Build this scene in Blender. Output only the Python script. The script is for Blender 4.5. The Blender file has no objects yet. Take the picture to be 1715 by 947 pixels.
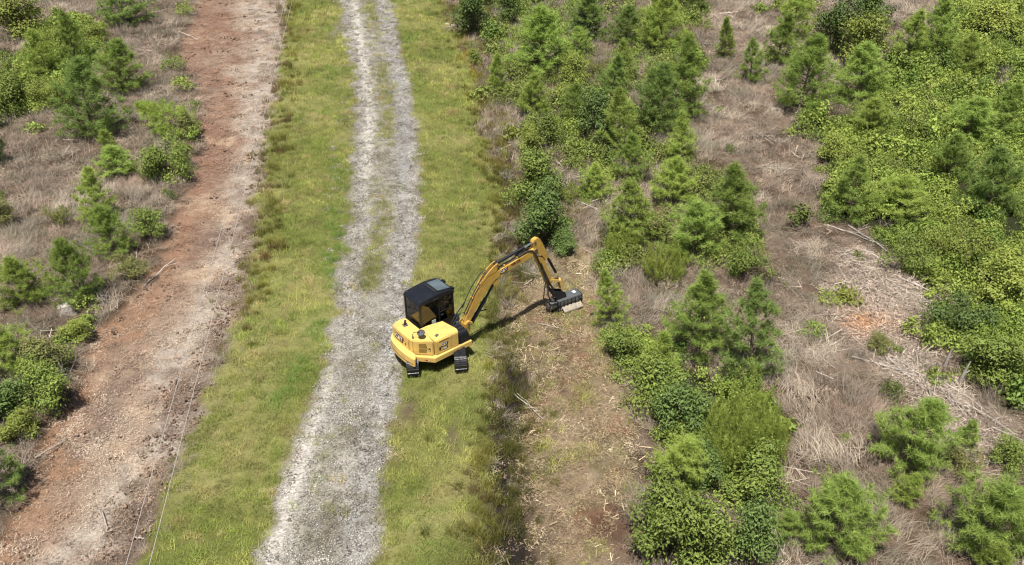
import bpy, bmesh, math, random
import numpy as np
from mathutils import Vector, Matrix

# ------------------------------------------------------------------ camera, sky, sun
S = bpy.context.scene
COL = S.collection
F_PX, PITCH, CAM_H = 1400.0, 0.578, 19.85        # focal length in photo pixels, tilt below horizontal, height in metres
PW, PH = 1715.0, 947.0
cam_data = bpy.data.cameras.new('camera')
cam_data.sensor_width = 36.0
cam_data.lens = 36.0 * F_PX / PW
cam_data.clip_end = 2000
cam = bpy.data.objects.new('camera', cam_data)
cam.location = (0, 0, CAM_H)
cam.rotation_euler = (math.pi / 2 - PITCH, 0, 0)
COL.objects.link(cam)
S.camera = cam

SUN_EL, SHADOW_AZ = math.radians(71), math.radians(18)   # shadows fall away from the camera, a little to the right
sun_dir = Vector((-math.sin(SHADOW_AZ) * math.cos(SUN_EL), -math.cos(SHADOW_AZ) * math.cos(SUN_EL), math.sin(SUN_EL)))
sd = bpy.data.lights.new('sun', 'SUN')
sd.energy = 5.0
sd.angle = math.radians(0.55)
sd.color = (1.0, 0.97, 0.92)
sun = bpy.data.objects.new('sun', sd)
sun.rotation_euler = (-sun_dir).to_track_quat('-Z', 'Y').to_euler()
sun.location = (0, 0, 60)
COL.objects.link(sun)

W = bpy.data.worlds.new('World')
S.world = W
W.use_nodes = True
wn = W.node_tree.nodes
sky = wn.new('ShaderNodeTexSky')
sky.sky_type = 'NISHITA'
sky.sun_disc = False
sky.sun_elevation = SUN_EL
sky.sun_rotation = math.atan2(sun_dir.x, sun_dir.y)
sky.air_density = 1.2
sky.dust_density = 2.0
wn['Background'].inputs['Strength'].default_value = 0.055
W.node_tree.links.new(sky.outputs[0], wn['Background'].inputs['Color'])
S.view_settings.view_transform = 'Standard'
S.view_settings.look = 'None'
S.view_settings.exposure = 0.68
S.view_settings.gamma = 1.0
S.cycles.filter_width = 1.2
S.cycles.max_bounces = 6
S.cycles.diffuse_bounces = 3
S.cycles.transparent_max_bounces = 12

random.seed(4)
RNG = np.random.default_rng(4)
CT, ST = math.cos(PITCH), math.sin(PITCH)


def G(px, py, z=0.0):
    """The point of the place at height z that stands at a pixel of the photograph."""
    a, b = (px - PW / 2) / F_PX, (PH / 2 - py) / F_PX
    d = (a, CT + b * ST, -ST + b * CT)
    t = (z - CAM_H) / d[2]
    return (t * d[0], t * d[1])


def px_scale(x, y, z=0.0):
    return F_PX / (y * CT - (z - CAM_H) * ST)


def height_at(y0, py):
    """Height above the ground, over distance y0, that shows at pixel row py."""
    b = (PH / 2 - py) / F_PX
    return CAM_H + y0 * (-ST + b * CT) / (CT + b * ST)


def lin(r, g, b, k=1.0):
    f = lambda c: (c / 255 / 12.92 if c / 255 <= 0.04045 else ((c / 255 + 0.055) / 1.055) ** 2.4) * k
    return np.array([f(r), f(g), f(b)])


# ------------------------------------------------------------------ noise and zones (metres)
_H = np.random.default_rng(11).random((256, 256))


def vnoise(x, y, s=0):
    x = np.asarray(x, float) + 37.3 * s
    y = np.asarray(y, float) + 91.7 * s
    xi, yi = np.floor(x).astype(int), np.floor(y).astype(int)
    fx, fy = x - xi, y - yi
    fx, fy = fx * fx * (3 - 2 * fx), fy * fy * (3 - 2 * fy)
    h = lambda i, j: _H[i % 256, j % 256]
    return (h(xi, yi) * (1 - fx) + h(xi + 1, yi) * fx) * (1 - fy) + (h(xi, yi + 1) * (1 - fx) + h(xi + 1, yi + 1) * fx) * fy


def fbm(x, y, scale, s=0, oct=3):
    v, a, t = 0, 1.0, 0
    for k in range(oct):
        v = v + a * vnoise(x / scale * 2 ** k, y / scale * 2 ** k, s + k)
        t += a
        a *= 0.5
    return v / t - 0.5


def sst(a, b, x):
    t = np.clip((x - a) / (b - a), 0, 1)
    return t * t * (3 - 2 * t)


def line_x(pts):
    """A boundary of the place that runs away from the viewer: x as a function of y."""
    w = sorted((G(*p)[1], G(*p)[0]) for p in pts)
    ys, xs = [a for a, b in w], [b for a, b in w]
    return lambda y: np.interp(y, ys, xs)


CL_L = line_x([(340, -20), (312, 50), (296, 90), (330, 140), (338, 200), (333, 250), (300, 330), (283, 400), (245, 460), (180, 530), (140, 585),
               (118, 640), (82, 720), (62, 790), (0, 860), (-60, 960)])
CL_R = line_x([(482, -20), (478, 60), (465, 150), (441, 260), (432, 380), (416, 470), (392, 560), (348, 650), (325, 710), (296, 780), (262, 860), (225, 960)])
RD_L = line_x([(570, -20), (578, 60), (592, 130), (596, 200), (588, 250), (585, 300), (588, 360), (576, 430), (566, 480), (552, 560), (536, 640), (508, 710),
               (478, 800), (452, 870), (424, 960)])
RD_R = line_x([(654, -20), (668, 60), (682, 120), (696, 200), (701, 260), (702, 340), (702, 420), (694, 470), (680, 560), (668, 640), (660, 710),
               (648, 800), (638, 870), (626, 960)])
VG_R = line_x([(735, -20), (768, 60), (792, 120), (806, 200), (822, 280), (838, 350), (842, 420), (836, 480), (828, 560), (838, 620), (834, 700),
               (828, 780), (818, 860), (804, 960)])
DITCH = line_x([(800, -20), (830, 120), (842, 200), (850, 280), (860, 350), (862, 420), (858, 480), (850, 560), (866, 620), (862, 700),
                (860, 780), (866, 860), (864, 960)])


def poly_sd(pts, x, y):
    """Signed distance (inside positive) to an outline traced on the ground."""
    P = np.array([G(*p) for p in pts])
    x, y = np.asarray(x, float), np.asarray(y, float)
    best = np.full(x.shape, 1e9)
    ins = np.zeros(x.shape, bool)
    for i in range(len(P)):
        (ax, ay), (bx, by) = P[i], P[(i + 1) % len(P)]
        dx, dy = bx - ax, by - ay
        t = np.clip(((x - ax) * dx + (y - ay) * dy) / (dx * dx + dy * dy + 1e-9), 0, 1)
        best = np.minimum(best, np.hypot(x - ax - t * dx, y - ay - t * dy))
        c = ((ay > y) != (by > y)) & (x < (bx - ax) * (y - ay) / (by - ay + 1e-12) + ax)
        ins ^= c
    return np.where(ins, best, -best)


MOWN = [(846, 560), (862, 500), (880, 470), (915, 440), (960, 400), (1000, 430), (995, 500), (1010, 560), (1050, 620), (1072, 700), (1082, 760), (1070, 830),
        (1035, 890), (1010, 980), (905, 980), (880, 860), (868, 760), (880, 680), (905, 640), (870, 600)]
LEAFY = [(1370, 200), (1420, 215), (1480, 110), (1560, 60), (1640, -40), (1900, -40), (1900, 740), (1710, 720), (1650, 690), (1600, 640), (1590, 600), (1545, 565),
         (1560, 520), (1600, 510), (1520, 440), (1440, 390), (1380, 375), (1390, 330), (1440, 310), (1390, 270), (1340, 225)]
LEAFY_MID = [(1010, 560), (1070, 545), (1130, 590), (1190, 640), (1250, 660), (1300, 720), (1310, 800), (1230, 840), (1150, 830), (1090, 790), (1075, 700), (1050, 630)]
LEAFY_LEFT = [(-80, 150), (20, 110), (60, 60), (120, 30), (180, 60), (160, 110), (110, 170), (60, 190), (-20, 230)]
CHIPS = [(1400, 420), (1440, 410), (1530, 470), (1590, 520), (1540, 570), (1600, 640), (1700, 740), (1700, 800), (1560, 760), (1520, 660), (1440, 610), (1400, 530)]
SCRUB_MID = [(775, -40), (1170, -40), (1165, 230), (1210, 290), (1275, 400), (1230, 470), (1180, 450), (1010, 480), (960, 405), (880, 430), (850, 330), (815, 160)]


def zones(x, y):
    """Weights of the kinds of ground at points x, y."""
    n1 = fbm(x, y, 2.2, 3) * 1.3 + fbm(x, y, 0.5, 8, 2) * 0.5
    n2 = fbm(x, y, 1.4, 5) * 1.0 + fbm(x, y, 0.4, 9, 2) * 0.6
    n3 = fbm(x, y, 1.0, 7) * 0.9 + fbm(x, y, 0.35, 6, 2) * 0.5
    z = {}
    z['clear'] = sst(-0.25, 0.25, x - CL_L(y) + n1) * sst(-0.3, 0.3, CL_R(y) - x + n2)
    road = sst(-0.22, 0.22, x - RD_L(y) + n3) * sst(-0.2, 0.2, RD_R(y) - x - n3 * 0.8)
    u = (x - RD_L(y)) / (RD_R(y) - RD_L(y))
    ry = [G(640, r)[1] for r in (950, 760, 700, 560, 500, 470, 345, 325, 250, 225, 120, 105, 85, 40, -20)]
    rv = [0.05, 0.30, 0.05, 0.0, 0.1, 0.9, 0.95, 0.3, 0.1, 0.85, 0.95, 0.2, 0.1, 0.8, 0.85]
    strip = np.interp(y, ry, rv)
    uc = np.interp(y, [20, 30, 35, 50, 80], [0.36, 0.40, 0.43, 0.52, 0.57])
    hw = np.interp(y, [20, 30, 40, 80], [0.10, 0.15, 0.15, 0.13])
    z['strip'] = road * np.exp(-((u - uc + n3 * 0.06) / hw) ** 2 * 0.9) * np.clip(strip * (1 + n2 * 1.3), 0, 1)
    z['u'] = u
    z['road_wide'] = sst(-0.75, -0.3, x - RD_L(y)) * sst(-0.75, -0.3, RD_R(y) - x)
    z['road'] = road
    z['verge'] = sst(-0.3, 0.3, x - CL_R(y) - n2) * sst(-0.3, 0.3, VG_R(y) - x + n2) * (1 - road)
    z['mown'] = sst(-0.3, 0.4, poly_sd(MOWN, x, y) + n1)
    z['leafy'] = np.maximum.reduce([sst(-0.5, 0.7, poly_sd(LEAFY, x, y) + n1 * 2.0), sst(-0.3, 0.5, poly_sd(LEAFY_MID, x, y) + n1),
                                    0.9 * sst(-0.5, 0.8, poly_sd(LEAFY_LEFT, x, y) + n1 * 2)]) * (1 - z['clear'])
    z['chips'] = sst(-0.5, 0.6, poly_sd(CHIPS, x, y) + n1 * 1.5) * (1 - z['leafy'])
    z['mid'] = sst(-0.8, 0.8, poly_sd(SCRUB_MID, x, y) + n1 * 1.6)
    d = x - DITCH(y)
    z['ditch'] = np.exp(-(d / np.interp(y, [14, 20, 26], [1.35, 0.95, 0.7])) ** 2) * np.interp(y, [14, 22, 26, 29, 33, 45, 80], [1.2, 1.1, 0.9, 0.35, 0.6, 0.5, 0.2])
    return z


MX, MY = -2.95, 25.4                                      # where the machine stands


def height(x, y, z=None):
    x, y = np.asarray(x, float), np.asarray(y, float)
    z = z or zones(x, y)
    h = fbm(x, y, 4.5, 21, 2) * 0.22 + fbm(x, y, 0.9, 22, 2) * 0.10
    h = h * (1 - 0.75 * z['road']) * (1 - 0.5 * z['verge'])
    h = h - 0.40 * z['ditch'] - 0.16 * z['clear'] + 0.10 * fbm(x, y, 0.45, 23, 2) * z['clear']
    u = z['u']
    h = h - z['road'] * 0.09 * (np.exp(-((u - 0.24) / 0.13) ** 2) + np.exp(-((u - 0.80) / 0.12) ** 2)) + 0.03 * z['strip']
    near = np.exp(-(((x - MX) / 2.0) ** 2 + ((y - MY) / 2.2) ** 2) ** 2)
    fade = sst(95, 86, y) * sst(6, 11, y) * sst(75, 60, np.abs(x))
    return h * (1 - near) * fade


def hz(x, y):
    return float(height(np.array([x]), np.array([y]))[0])


# ------------------------------------------------------------------ materials
def new_mat(name):
    m = bpy.data.materials.new(name)
    m.use_nodes = True
    nt = m.node_tree
    return m, nt, nt.nodes, nt.links, nt.nodes['Principled BSDF']


def set_spec(b, v):
    b.inputs['Specular IOR Level'].default_value = v


def plain(name, col, rough=0.6, metal=0.0, var=0.18, scale=8.0, spec=0.4, dust=0.0, coat=0.0, bump=0.0):
    """A painted, rubber or metal surface with mottling and, if asked, settled dust."""
    m, nt, N, L, b = new_mat(name)
    tc = N.new('ShaderNodeTexCoord')
    no = N.new('ShaderNodeTexNoise')
    no.inputs['Scale'].default_value = scale
    no.inputs['Detail'].default_value = 6
    L.new(tc.outputs['Object'], no.inputs['Vector'])
    mr = N.new('ShaderNodeMapRange')
    mr.inputs['From Min'].default_value = 0.3
    mr.inputs['From Max'].default_value = 0.7
    mr.inputs['To Min'].default_value = 1 - var
    mr.inputs['To Max'].default_value = 1 + var
    L.new(no.outputs['Fac'], mr.inputs['Value'])
    mul = N.new('ShaderNodeVectorMath')
    mul.operation = 'SCALE'
    mul.inputs[0].default_value = tuple(col)
    L.new(mr.outputs[0], mul.inputs['Scale'])
    out = mul.outputs[0]
    if dust > 0:
        n2 = N.new('ShaderNodeTexNoise')
        n2.inputs['Scale'].default_value = 2.3
        n2.inputs['Detail'].default_value = 8
        n2.inputs['Roughness'].default_value = 0.7
        L.new(tc.outputs['Object'], n2.inputs['Vector'])
        m2 = N.new('ShaderNodeMapRange')
        m2.inputs['From Min'].default_value = 0.46
        m2.inputs['From Max'].default_value = 0.75
        m2.inputs['To Max'].default_value = dust
        L.new(n2.outputs['Fac'], m2.inputs['Value'])
        mx = N.new('ShaderNodeMix')
        mx.data_type = 'RGBA'
        L.new(m2.outputs[0], mx.inputs['Factor'])
        L.new(out, mx.inputs['A'])
        mx.inputs['B'].default_value = (0.17, 0.14, 0.105, 1)
        out = mx.outputs['Result']
    L.new(out, b.inputs['Base Color'])
    b.inputs['Roughness'].default_value = rough
    b.inputs['Metallic'].default_value = metal
    b.inputs['Coat Weight'].default_value = coat
    set_spec(b, spec)
    if bump > 0:
        bp = N.new('ShaderNodeBump')
        bp.inputs['Strength'].default_value = bump
        bp.inputs['Distance'].default_value = 0.02
        L.new(no.outputs['Fac'], bp.inputs['Height'])
        L.new(bp.outputs[0], b.inputs['Normal'])
    return m


def leaf_mat(name, dark, light, trans=0.25, rough=0.55, spec=0.25, objvar=0.18, instancer=False):
    """Foliage: every leaf, needle or blade has its own tone (attribute rnd) between two colours."""
    m, nt, N, L, b = new_mat(name)
    at = N.new('ShaderNodeAttribute')
    at.attribute_name = 'rnd'
    mx = N.new('ShaderNodeMix')
    mx.data_type = 'RGBA'
    mx.inputs['A'].default_value = (*dark, 1)
    mx.inputs['B'].default_value = (*light, 1)
    L.new(at.outputs['Fac'], mx.inputs['Factor'])
    out = mx.outputs['Result']
    if instancer:
        ti = N.new('ShaderNodeAttribute')
        ti.attribute_type = 'INSTANCER'
        ti.attribute_name = 'tint'
        mm = N.new('ShaderNodeVectorMath')
        mm.operation = 'MULTIPLY'
        L.new(out, mm.inputs[0])
        L.new(ti.outputs['Vector'], mm.inputs[1])
        out = mm.outputs[0]
    else:
        oi = N.new('ShaderNodeObjectInfo')
        mr = N.new('ShaderNodeMapRange')
        mr.inputs['To Min'].default_value = 1 - objvar
        mr.inputs['To Max'].default_value = 1 + objvar
        L.new(oi.outputs['Random'], mr.inputs['Value'])
        mm = N.new('ShaderNodeVectorMath')
        mm.operation = 'SCALE'
        L.new(out, mm.inputs[0])
        L.new(mr.outputs[0], mm.inputs['Scale'])
        out = mm.outputs[0]
    L.new(out, b.inputs['Base Color'])
    b.inputs['Roughness'].default_value = rough
    set_spec(b, spec)
    if trans > 0:
        tr = N.new('ShaderNodeBsdfTranslucent')
        L.new(out, tr.inputs['Color'])
        ms = N.new('ShaderNodeMixShader')
        ms.inputs[0].default_value = trans
        L.new(b.outputs[0], ms.inputs[1])
        L.new(tr.outputs[0], ms.inputs[2])
        L.new(ms.outputs[0], N['Material Output'].inputs['Surface'])
    return m


def ground_mat():
    """Soil, gravel and turf: zone colours are on the sheet (attribute col); this adds grain at three sizes and relief."""
    m, nt, N, L, b = new_mat('ground_surface')
    at = N.new('ShaderNodeAttribute')
    at.attribute_name = 'col'
    gr = N.new('ShaderNodeAttribute')
    gr.attribute_name = 'grit'
    tc = N.new('ShaderNodeTexCoord')

    def noise(scale, detail, rough):
        n = N.new('ShaderNodeTexNoise')
        n.inputs['Scale'].default_value = scale
        n.inputs['Detail'].default_value = detail
        n.inputs['Roughness'].default_value = rough
        L.new(tc.outputs['Object'], n.inputs['Vector'])
        return n.outputs['Fac']

    def rng(s, a, b_, c, d):
        r = N.new('ShaderNodeMapRange')
        for k, v in zip(('From Min', 'From Max', 'To Min', 'To Max'), (a, b_, c, d)):
            r.inputs[k].default_value = v
        L.new(s, r.inputs['Value'])
        return r.outputs[0]

    def math_(op, a, c):
        n = N.new('ShaderNodeMath')
        n.operation = op
        for i, v in enumerate((a, c)):
            if isinstance(v, float):
                n.inputs[i].default_value = v
            else:
                L.new(v, n.inputs[i])
        return n.outputs[0]
    fine = noise(16.0, 5, 0.7)
    mid = noise(3.0, 6, 0.65)
    vo = N.new('ShaderNodeTexVoronoi')
    vo.inputs['Scale'].default_value = 17.0
    L.new(tc.outputs['Object'], vo.inputs['Vector'])
    sep = N.new('ShaderNodeSeparateColor')
    L.new(vo.outputs['Color'], sep.inputs[0])
    stone = rng(sep.outputs[0], 0.0, 1.0, 0.62, 1.35)
    soil = math_('MULTIPLY', rng(fine, 0.3, 0.7, 0.62, 1.38), rng(mid, 0.3, 0.7, 0.78, 1.22))
    mixv = N.new('ShaderNodeMix')
    L.new(gr.outputs['Fac'], mixv.inputs['Factor'])
    L.new(soil, mixv.inputs['A'])
    L.new(math_('MULTIPLY', stone, rng(mid, 0.3, 0.7, 0.86, 1.14)), mixv.inputs['B'])
    mul = N.new('ShaderNodeVectorMath')
    mul.operation = 'SCALE'
    L.new(at.outputs['Vector'], mul.inputs[0])
    L.new(mixv.outputs['Result'], mul.inputs['Scale'])
    L.new(mul.outputs[0], b.inputs['Base Color'])
    b.inputs['Roughness'].default_value = 0.95
    set_spec(b, 0.1)
    bp = N.new('ShaderNodeBump')
    bp.inputs['Strength'].default_value = 0.8
    bp.inputs['Distance'].default_value = 0.05
    L.new(fine, bp.inputs['Height'])
    L.new(bp.outputs[0], b.inputs['Normal'])
    return m


M_GROUND = ground_mat()

# bare spots: orange soil at the head of the slash, two short track ruts and a worn patch in the verge, mud by the far track
BARE = [(1445, 540, 1.0, 0.9), (678, 690, 0.16, 0.75), (690, 682, 0.16, 0.75), (757, 735, 0.35, 0.6), (565, 50, 0.5, 2.2), (1015, 885, 0.8, 0.9), (862, 478, 0.8, 0.7)]


def bare(x, y):
    b = 0 * x
    for px, py, rx, ry in BARE:
        g = G(px, py)
        b = np.maximum(b, np.exp(-((x - g[0]) / rx) ** 2 - ((y - g[1]) / ry) ** 2))
    return b


# ------------------------------------------------------------------ the ground sheet
def mesh_np(name, V, quads=None, tris=None, mat=None, attrs=None, smooth=False):
    me = bpy.data.meshes.new(name)
    V = np.asarray(V, np.float32)
    parts, sizes = [], []
    if quads is not None and len(quads):
        parts.append(np.asarray(quads, np.int32).ravel())
        sizes.append(np.full(len(quads), 4, np.int32))
    if tris is not None and len(tris):
        parts.append(np.asarray(tris, np.int32).ravel())
        sizes.append(np.full(len(tris), 3, np.int32))
    me.vertices.add(len(V))
    me.vertices.foreach_set('co', V.ravel())
    if parts:
        loops = np.concatenate(parts)
        sz = np.concatenate(sizes)
        st = np.concatenate([[0], np.cumsum(sz)[:-1]]).astype(np.int32)
        me.loops.add(len(loops))
        me.loops.foreach_set('vertex_index', loops)
        me.polygons.add(len(sz))
        me.polygons.foreach_set('loop_start', st)
        me.polygons.foreach_set('loop_total', sz)
        if smooth:
            me.polygons.foreach_set('use_smooth', np.ones(len(sz), bool))
    for k, v in (attrs or {}).items():
        v = np.asarray(v, np.float32)
        if v.ndim == 1:
            a = me.attributes.new(k, 'FLOAT', 'POINT')
            a.data.foreach_set('value', v)
        else:
            a = me.attributes.new(k, 'FLOAT_VECTOR', 'POINT')
            a.data.foreach_set('vector', v.ravel())
    if mat:
        me.materials.append(mat)
    me.update(calc_edges=True)
    return me


def link(name, me, parent=None, **props):
    o = bpy.data.objects.new(name, me)
    COL.objects.link(o)
    if parent is not None:
        o.parent = parent
    for k, v in props.items():
        if v is not None:
            o[k] = v
    return o


def mixc(a, b, w):
    return a * (1 - w[..., None]) + b * w[..., None]


def ground_colour(x, y, z):
    n_a, n_b, n_c = fbm(x, y, 3.0, 31), fbm(x, y, 1.1, 33), fbm(x, y, 0.35, 35, 2)
    k = 0.58
    scrub = lin(116, 98, 82, k) + 0 * x[..., None]
    scrub = mixc(scrub, lin(80, 64, 48, k), sst(-0.05, 0.2, n_b))
    scrub = mixc(scrub, lin(146, 128, 110, k), sst(0.05, 0.3, n_a))
    c = scrub
    c = mixc(c, lin(80, 76, 48, k), z['mid'] * sst(-0.3, 0.05, n_a) * 0.85)
    c = mixc(c, lin(168, 142, 124, k), z['chips'] * 0.9)
    c = mixc(c, lin(180, 132, 98, k), np.exp(-((x - G(1445, 540)[0]) / 0.9) ** 2 - ((y - G(1445, 540)[1]) / 0.8) ** 2) * (0.8 + n_c))
    c = mixc(c, lin(54, 58, 28, k), z['leafy'])
    mow = mixc(lin(152, 132, 108, k) + 0 * x[..., None], lin(112, 104, 70, k), sst(-0.05, 0.2, n_b))
    mow = mixc(mow, lin(146, 104, 84, k), sst(0.06, 0.26, fbm(x, y, 1.3, 41)) * 0.85)
    mow = mixc(mow, lin(84, 70, 56, k), sst(0.08, 0.25, fbm(x, y, 0.8, 43)) * 0.7)
    c = mixc(c, mow, z['mown'])
    c = mixc(c, lin(92, 68, 54, k), np.exp(-((x - G(1015, 885)[0]) / 0.8) ** 2 - ((y - G(1015, 885)[1]) / 0.8) ** 2))
    c = mixc(c, lin(120, 100, 90, k), np.exp(-((x - G(865, 480)[0]) / 0.8) ** 2 - ((y - G(865, 475)[1]) / 0.7) ** 2))
    # bulldozed strip: red-brown on its far left side, pale grey straw on its right
    v = (x - CL_L(y)) / (CL_R(y) - CL_L(y))
    cl = mixc(lin(164, 142, 122, k) + 0 * x[..., None], lin(188, 174, 158, k), sst(0.38, 0.72, v + n_a * 0.6))
    red = sst(0.62, 0.30, v + n_a * 0.5) * sst(26, 34, y)
    cl = mixc(cl, lin(140, 110, 94, k), red * (0.62 + 1.2 * fbm(x, y, 1.7, 47)))
    cl = mixc(cl, lin(158, 120, 92, k), sst(0.42, 0.10, v + n_b * 0.5) * sst(46, 30, y) * 0.8)
    cl = mixc(cl, lin(196, 170, 142, k), sst(0.12, 0.28, fbm(x, y, 1.8, 48)) * 0.7)
    cl = mixc(cl, lin(112, 96, 88, k), sst(0.12, 0.3, fbm(x, y, 2.0, 44)) * 0.65)
    cl = mixc(cl, lin(104, 86, 72, k), sst(0.0, 0.22, v + n_b * 0.7 - np.interp(y, [22, 34, 40], [0.66, 0.70, 0.88])) * sst(-0.05, 0.15, fbm(x, y, 2.6, 46) + 0.1 * sst(34, 26, y)) * 0.9)
    c = mixc(c, cl, z['clear'])
    vg = mixc(lin(116, 120, 62, k) + 0 * x[..., None], lin(146, 142, 88, k), sst(-0.15, 0.2, n_a))
    c = mixc(c, vg, z['verge'])
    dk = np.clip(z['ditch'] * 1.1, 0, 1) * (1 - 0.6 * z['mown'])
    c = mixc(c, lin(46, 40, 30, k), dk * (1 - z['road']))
    # gravel track
    u = z['u']
    rd = mixc(lin(168, 161, 148, k) + 0 * x[..., None], lin(126, 118, 102, k), sst(-0.05, 0.25, n_b))
    far = sst(29, 36, y)
    pale_l = np.exp(-((u - np.interp(y, [16, 25, 33, 50, 80], [0.10, 0.10, 0.22, 0.24, 0.26])) / 0.10) ** 2)
    pale_r = np.exp(-((u - 0.80) / 0.13) ** 2)
    amt_l = np.interp(y, [14, 20, 24, 27, 34, 45, 60], [1, 1, 0.75, 0.1, 0.35, 0.9, 1])
    amt_r = np.interp(y, [14, 20, 26, 34, 45, 60], [0.5, 0.45, 0.6, 0.5, 0.4, 0.4])
    rd = mixc(rd, lin(206, 198, 186, k), np.clip(pale_l * amt_l * (1.0 + n_c * 1.4), 0, 1))
    rd = mixc(rd, lin(192, 190, 186, k), np.clip(pale_r * amt_r * (1.0 + n_c * 1.4), 0, 1))
    rd = mixc(rd, lin(150, 147, 144, k), pale_r * far * sst(-0.15, 0.1, fbm(x, y, 2.0, 51)) * 0.8)
    rd = mixc(rd, lin(128, 122, 84, k), np.clip(z['strip'] * 1.0, 0, 0.9))
    c = mixc(c, rd, z['road'])
    pal = np.exp(-((x - G(565, 50)[0]) / 0.5) ** 2 - ((y - G(565, 50)[1]) / 2.2) ** 2)
    c = mixc(c, lin(128, 118, 108, k), pal * 0.9)
    for (px, py) in ((678, 690), (690, 682), (757, 735)):
        g = G(px, py)
        c = mixc(c, lin(112, 98, 78, k), np.exp(-((x - g[0]) / 0.2) ** 2 - ((y - g[1]) / 0.7) ** 2) * 0.9)
    return np.clip(c, 0.01, 0.9)


def build_ground():
    xs = np.concatenate([[-900, -400, -180, -90], np.arange(-60, 60.01, 0.17), [90, 180, 400, 900]])
    yl, yv = [], 11.0
    while yv < 92:
        yl.append(yv)
        yv += 0.15 if yv < 30 else 0.15 * yv / 30
    ys = np.concatenate([[-600, -200, -60, -10, 4], yl, [110, 150, 240, 500, 1200]])
    X, Y = np.meshgrid(xs, ys)
    x, y = X.ravel(), Y.ravel()
    z = zones(x, y)
    hh = height(x, y, z)
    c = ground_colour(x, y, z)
    grit = np.clip(z['road'] - 0.7 * z['strip'], 0, 1)
    nx, ny = len(xs), len(ys)
    i = np.arange(nx * ny).reshape(ny, nx)
    Q = np.stack([i[:-1, :-1], i[:-1, 1:], i[1:, 1:], i[1:, :-1]], -1).reshape(-1, 4)
    f = lambda a: a[Q].mean(1)
    road, verge, clear, mown = f(z['road']), f(z['verge']), f(z['clear']), f(z['mown'])
    lab = np.zeros(len(Q), int)
    lab[mown > 0.5] = 4
    lab[verge > 0.5] = 2
    lab[clear > 0.5] = 3
    lab[road > 0.5] = 1
    V = np.stack([x, y, hh], 1)
    for k, name in enumerate(('ground', 'gravel_track', 'grass_verge', 'dirt_clearing', 'mulched_ground')):
        q = Q[lab == k]
        ids, inv = np.unique(q, return_inverse=True)
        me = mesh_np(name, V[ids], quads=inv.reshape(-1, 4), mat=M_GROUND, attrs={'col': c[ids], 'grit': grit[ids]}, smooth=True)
        link(name, me, kind='structure')


build_ground()

# ------------------------------------------------------------------ ground cover (what nobody could count)
def blades(n, rad, lmin, lmax, width, lean, seed, bend=0.4, seg=2, flat=0.0, dirbias=None):
    """A tuft of grass: n bent tapering blades rooted within rad."""
    r = np.random.default_rng(seed)
    V, T, R = [], [], []
    for _ in range(n):
        a, d = r.random() * 6.283, rad * math.sqrt(r.random())
        p = np.array([d * math.cos(a), d * math.sin(a), 0.0])
        if flat:
            p[2] = r.random() * flat
        ang = r.random() * 6.283 if dirbias is None else dirbias + r.normal() * 0.6
        tilt = min(1.5, abs(r.normal(lean, 0.25)))
        L = r.uniform(lmin, lmax)
        h = np.array([math.cos(ang), math.sin(ang), 0])
        side = np.array([-h[1], h[0], 0]) * width * r.uniform(0.7, 1.3)
        q = p.copy()
        k0 = len(V)
        rv = r.random()
        for s in range(seg):
            t = tilt + bend * s
            w = side * (1 - s / seg)
            V += [q - w, q + w]
            R += [rv, rv]
            q = q + (h * math.sin(t) + np.array([0, 0, math.cos(t)])) * L / seg
            q[2] = max(q[2], 0.01)
        V.append(q)
        R.append(min(1, rv + 0.15))
        for s in range(seg - 1):
            b = k0 + 2 * s
            T += [(b, b + 1, b + 3), (b, b + 3, b + 2)]
        b = k0 + 2 * (seg - 1)
        T.append((b, b + 1, b + 2))
    return np.array(V), np.array(T), np.array(R)


def chips(n, rad, lmin, lmax, wmin, wmax, seed):
    r = np.random.default_rng(seed)
    V, T, R = [], [], []
    for _ in range(n):
        a, d = r.random() * 6.283, rad * math.sqrt(r.random())
        c = np.array([d * math.cos(a), d * math.sin(a), r.uniform(0.005, 0.05)])
        an, el = r.random() * 6.283, r.normal() * 0.3
        h = np.array([math.cos(an) * math.cos(el), math.sin(an) * math.cos(el), math.sin(el)]) * r.uniform(lmin, lmax) / 2
        s = np.array([-math.sin(an), math.cos(an), r.normal() * 0.4]) * r.uniform(wmin, wmax) / 2
        u = np.array([0, 0, 1]) * wmin * 0.6
        k = len(V)
        V += [c - h - s, c - h * 0.9 + s, c + h * 0.8 + s * 0.7, c + h - s * 0.6, c + u]
        R += [r.random()] * 5
        T += [(k, k + 3, k + 4), (k + 3, k + 2, k + 4), (k + 2, k + 1, k + 4), (k + 1, k, k + 4)]
    return np.array(V), np.array(T), np.array(R)


def stones(n, rad, smin, smax, seed):
    r = np.random.default_rng(seed)
    O = np.array([(1, 0, 0), (-1, 0, 0), (0, 1, 0), (0, -1, 0), (0, 0, 1), (0, 0, -0.4)], float)
    TT = [(0, 2, 4), (2, 1, 4), (1, 3, 4), (3, 0, 4), (2, 0, 5), (1, 2, 5), (3, 1, 5), (0, 3, 5)]
    V, T, R = [], [], []
    for _ in range(n):
        a, d = r.random() * 6.283, rad * math.sqrt(r.random())
        s = r.uniform(smin, smax) * 0.5
        P = O * s * r.uniform(0.6, 1.25, (6, 3))
        an = r.random() * 6.283
        M = np.array([[math.cos(an), -math.sin(an), 0], [math.sin(an), math.cos(an), 0], [0, 0, 1]])
        P = P @ M.T + np.array([d * math.cos(a), d * math.sin(a), s * 0.25]) + r.normal(size=(6, 3)) * s * 0.15
        k = len(V)
        V += list(P)
        R += [r.random()] * 6
        T += [(k + i, k + j, k + l) for i, j, l in TT]
    return np.array(V), np.array(T), np.array(R)


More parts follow.
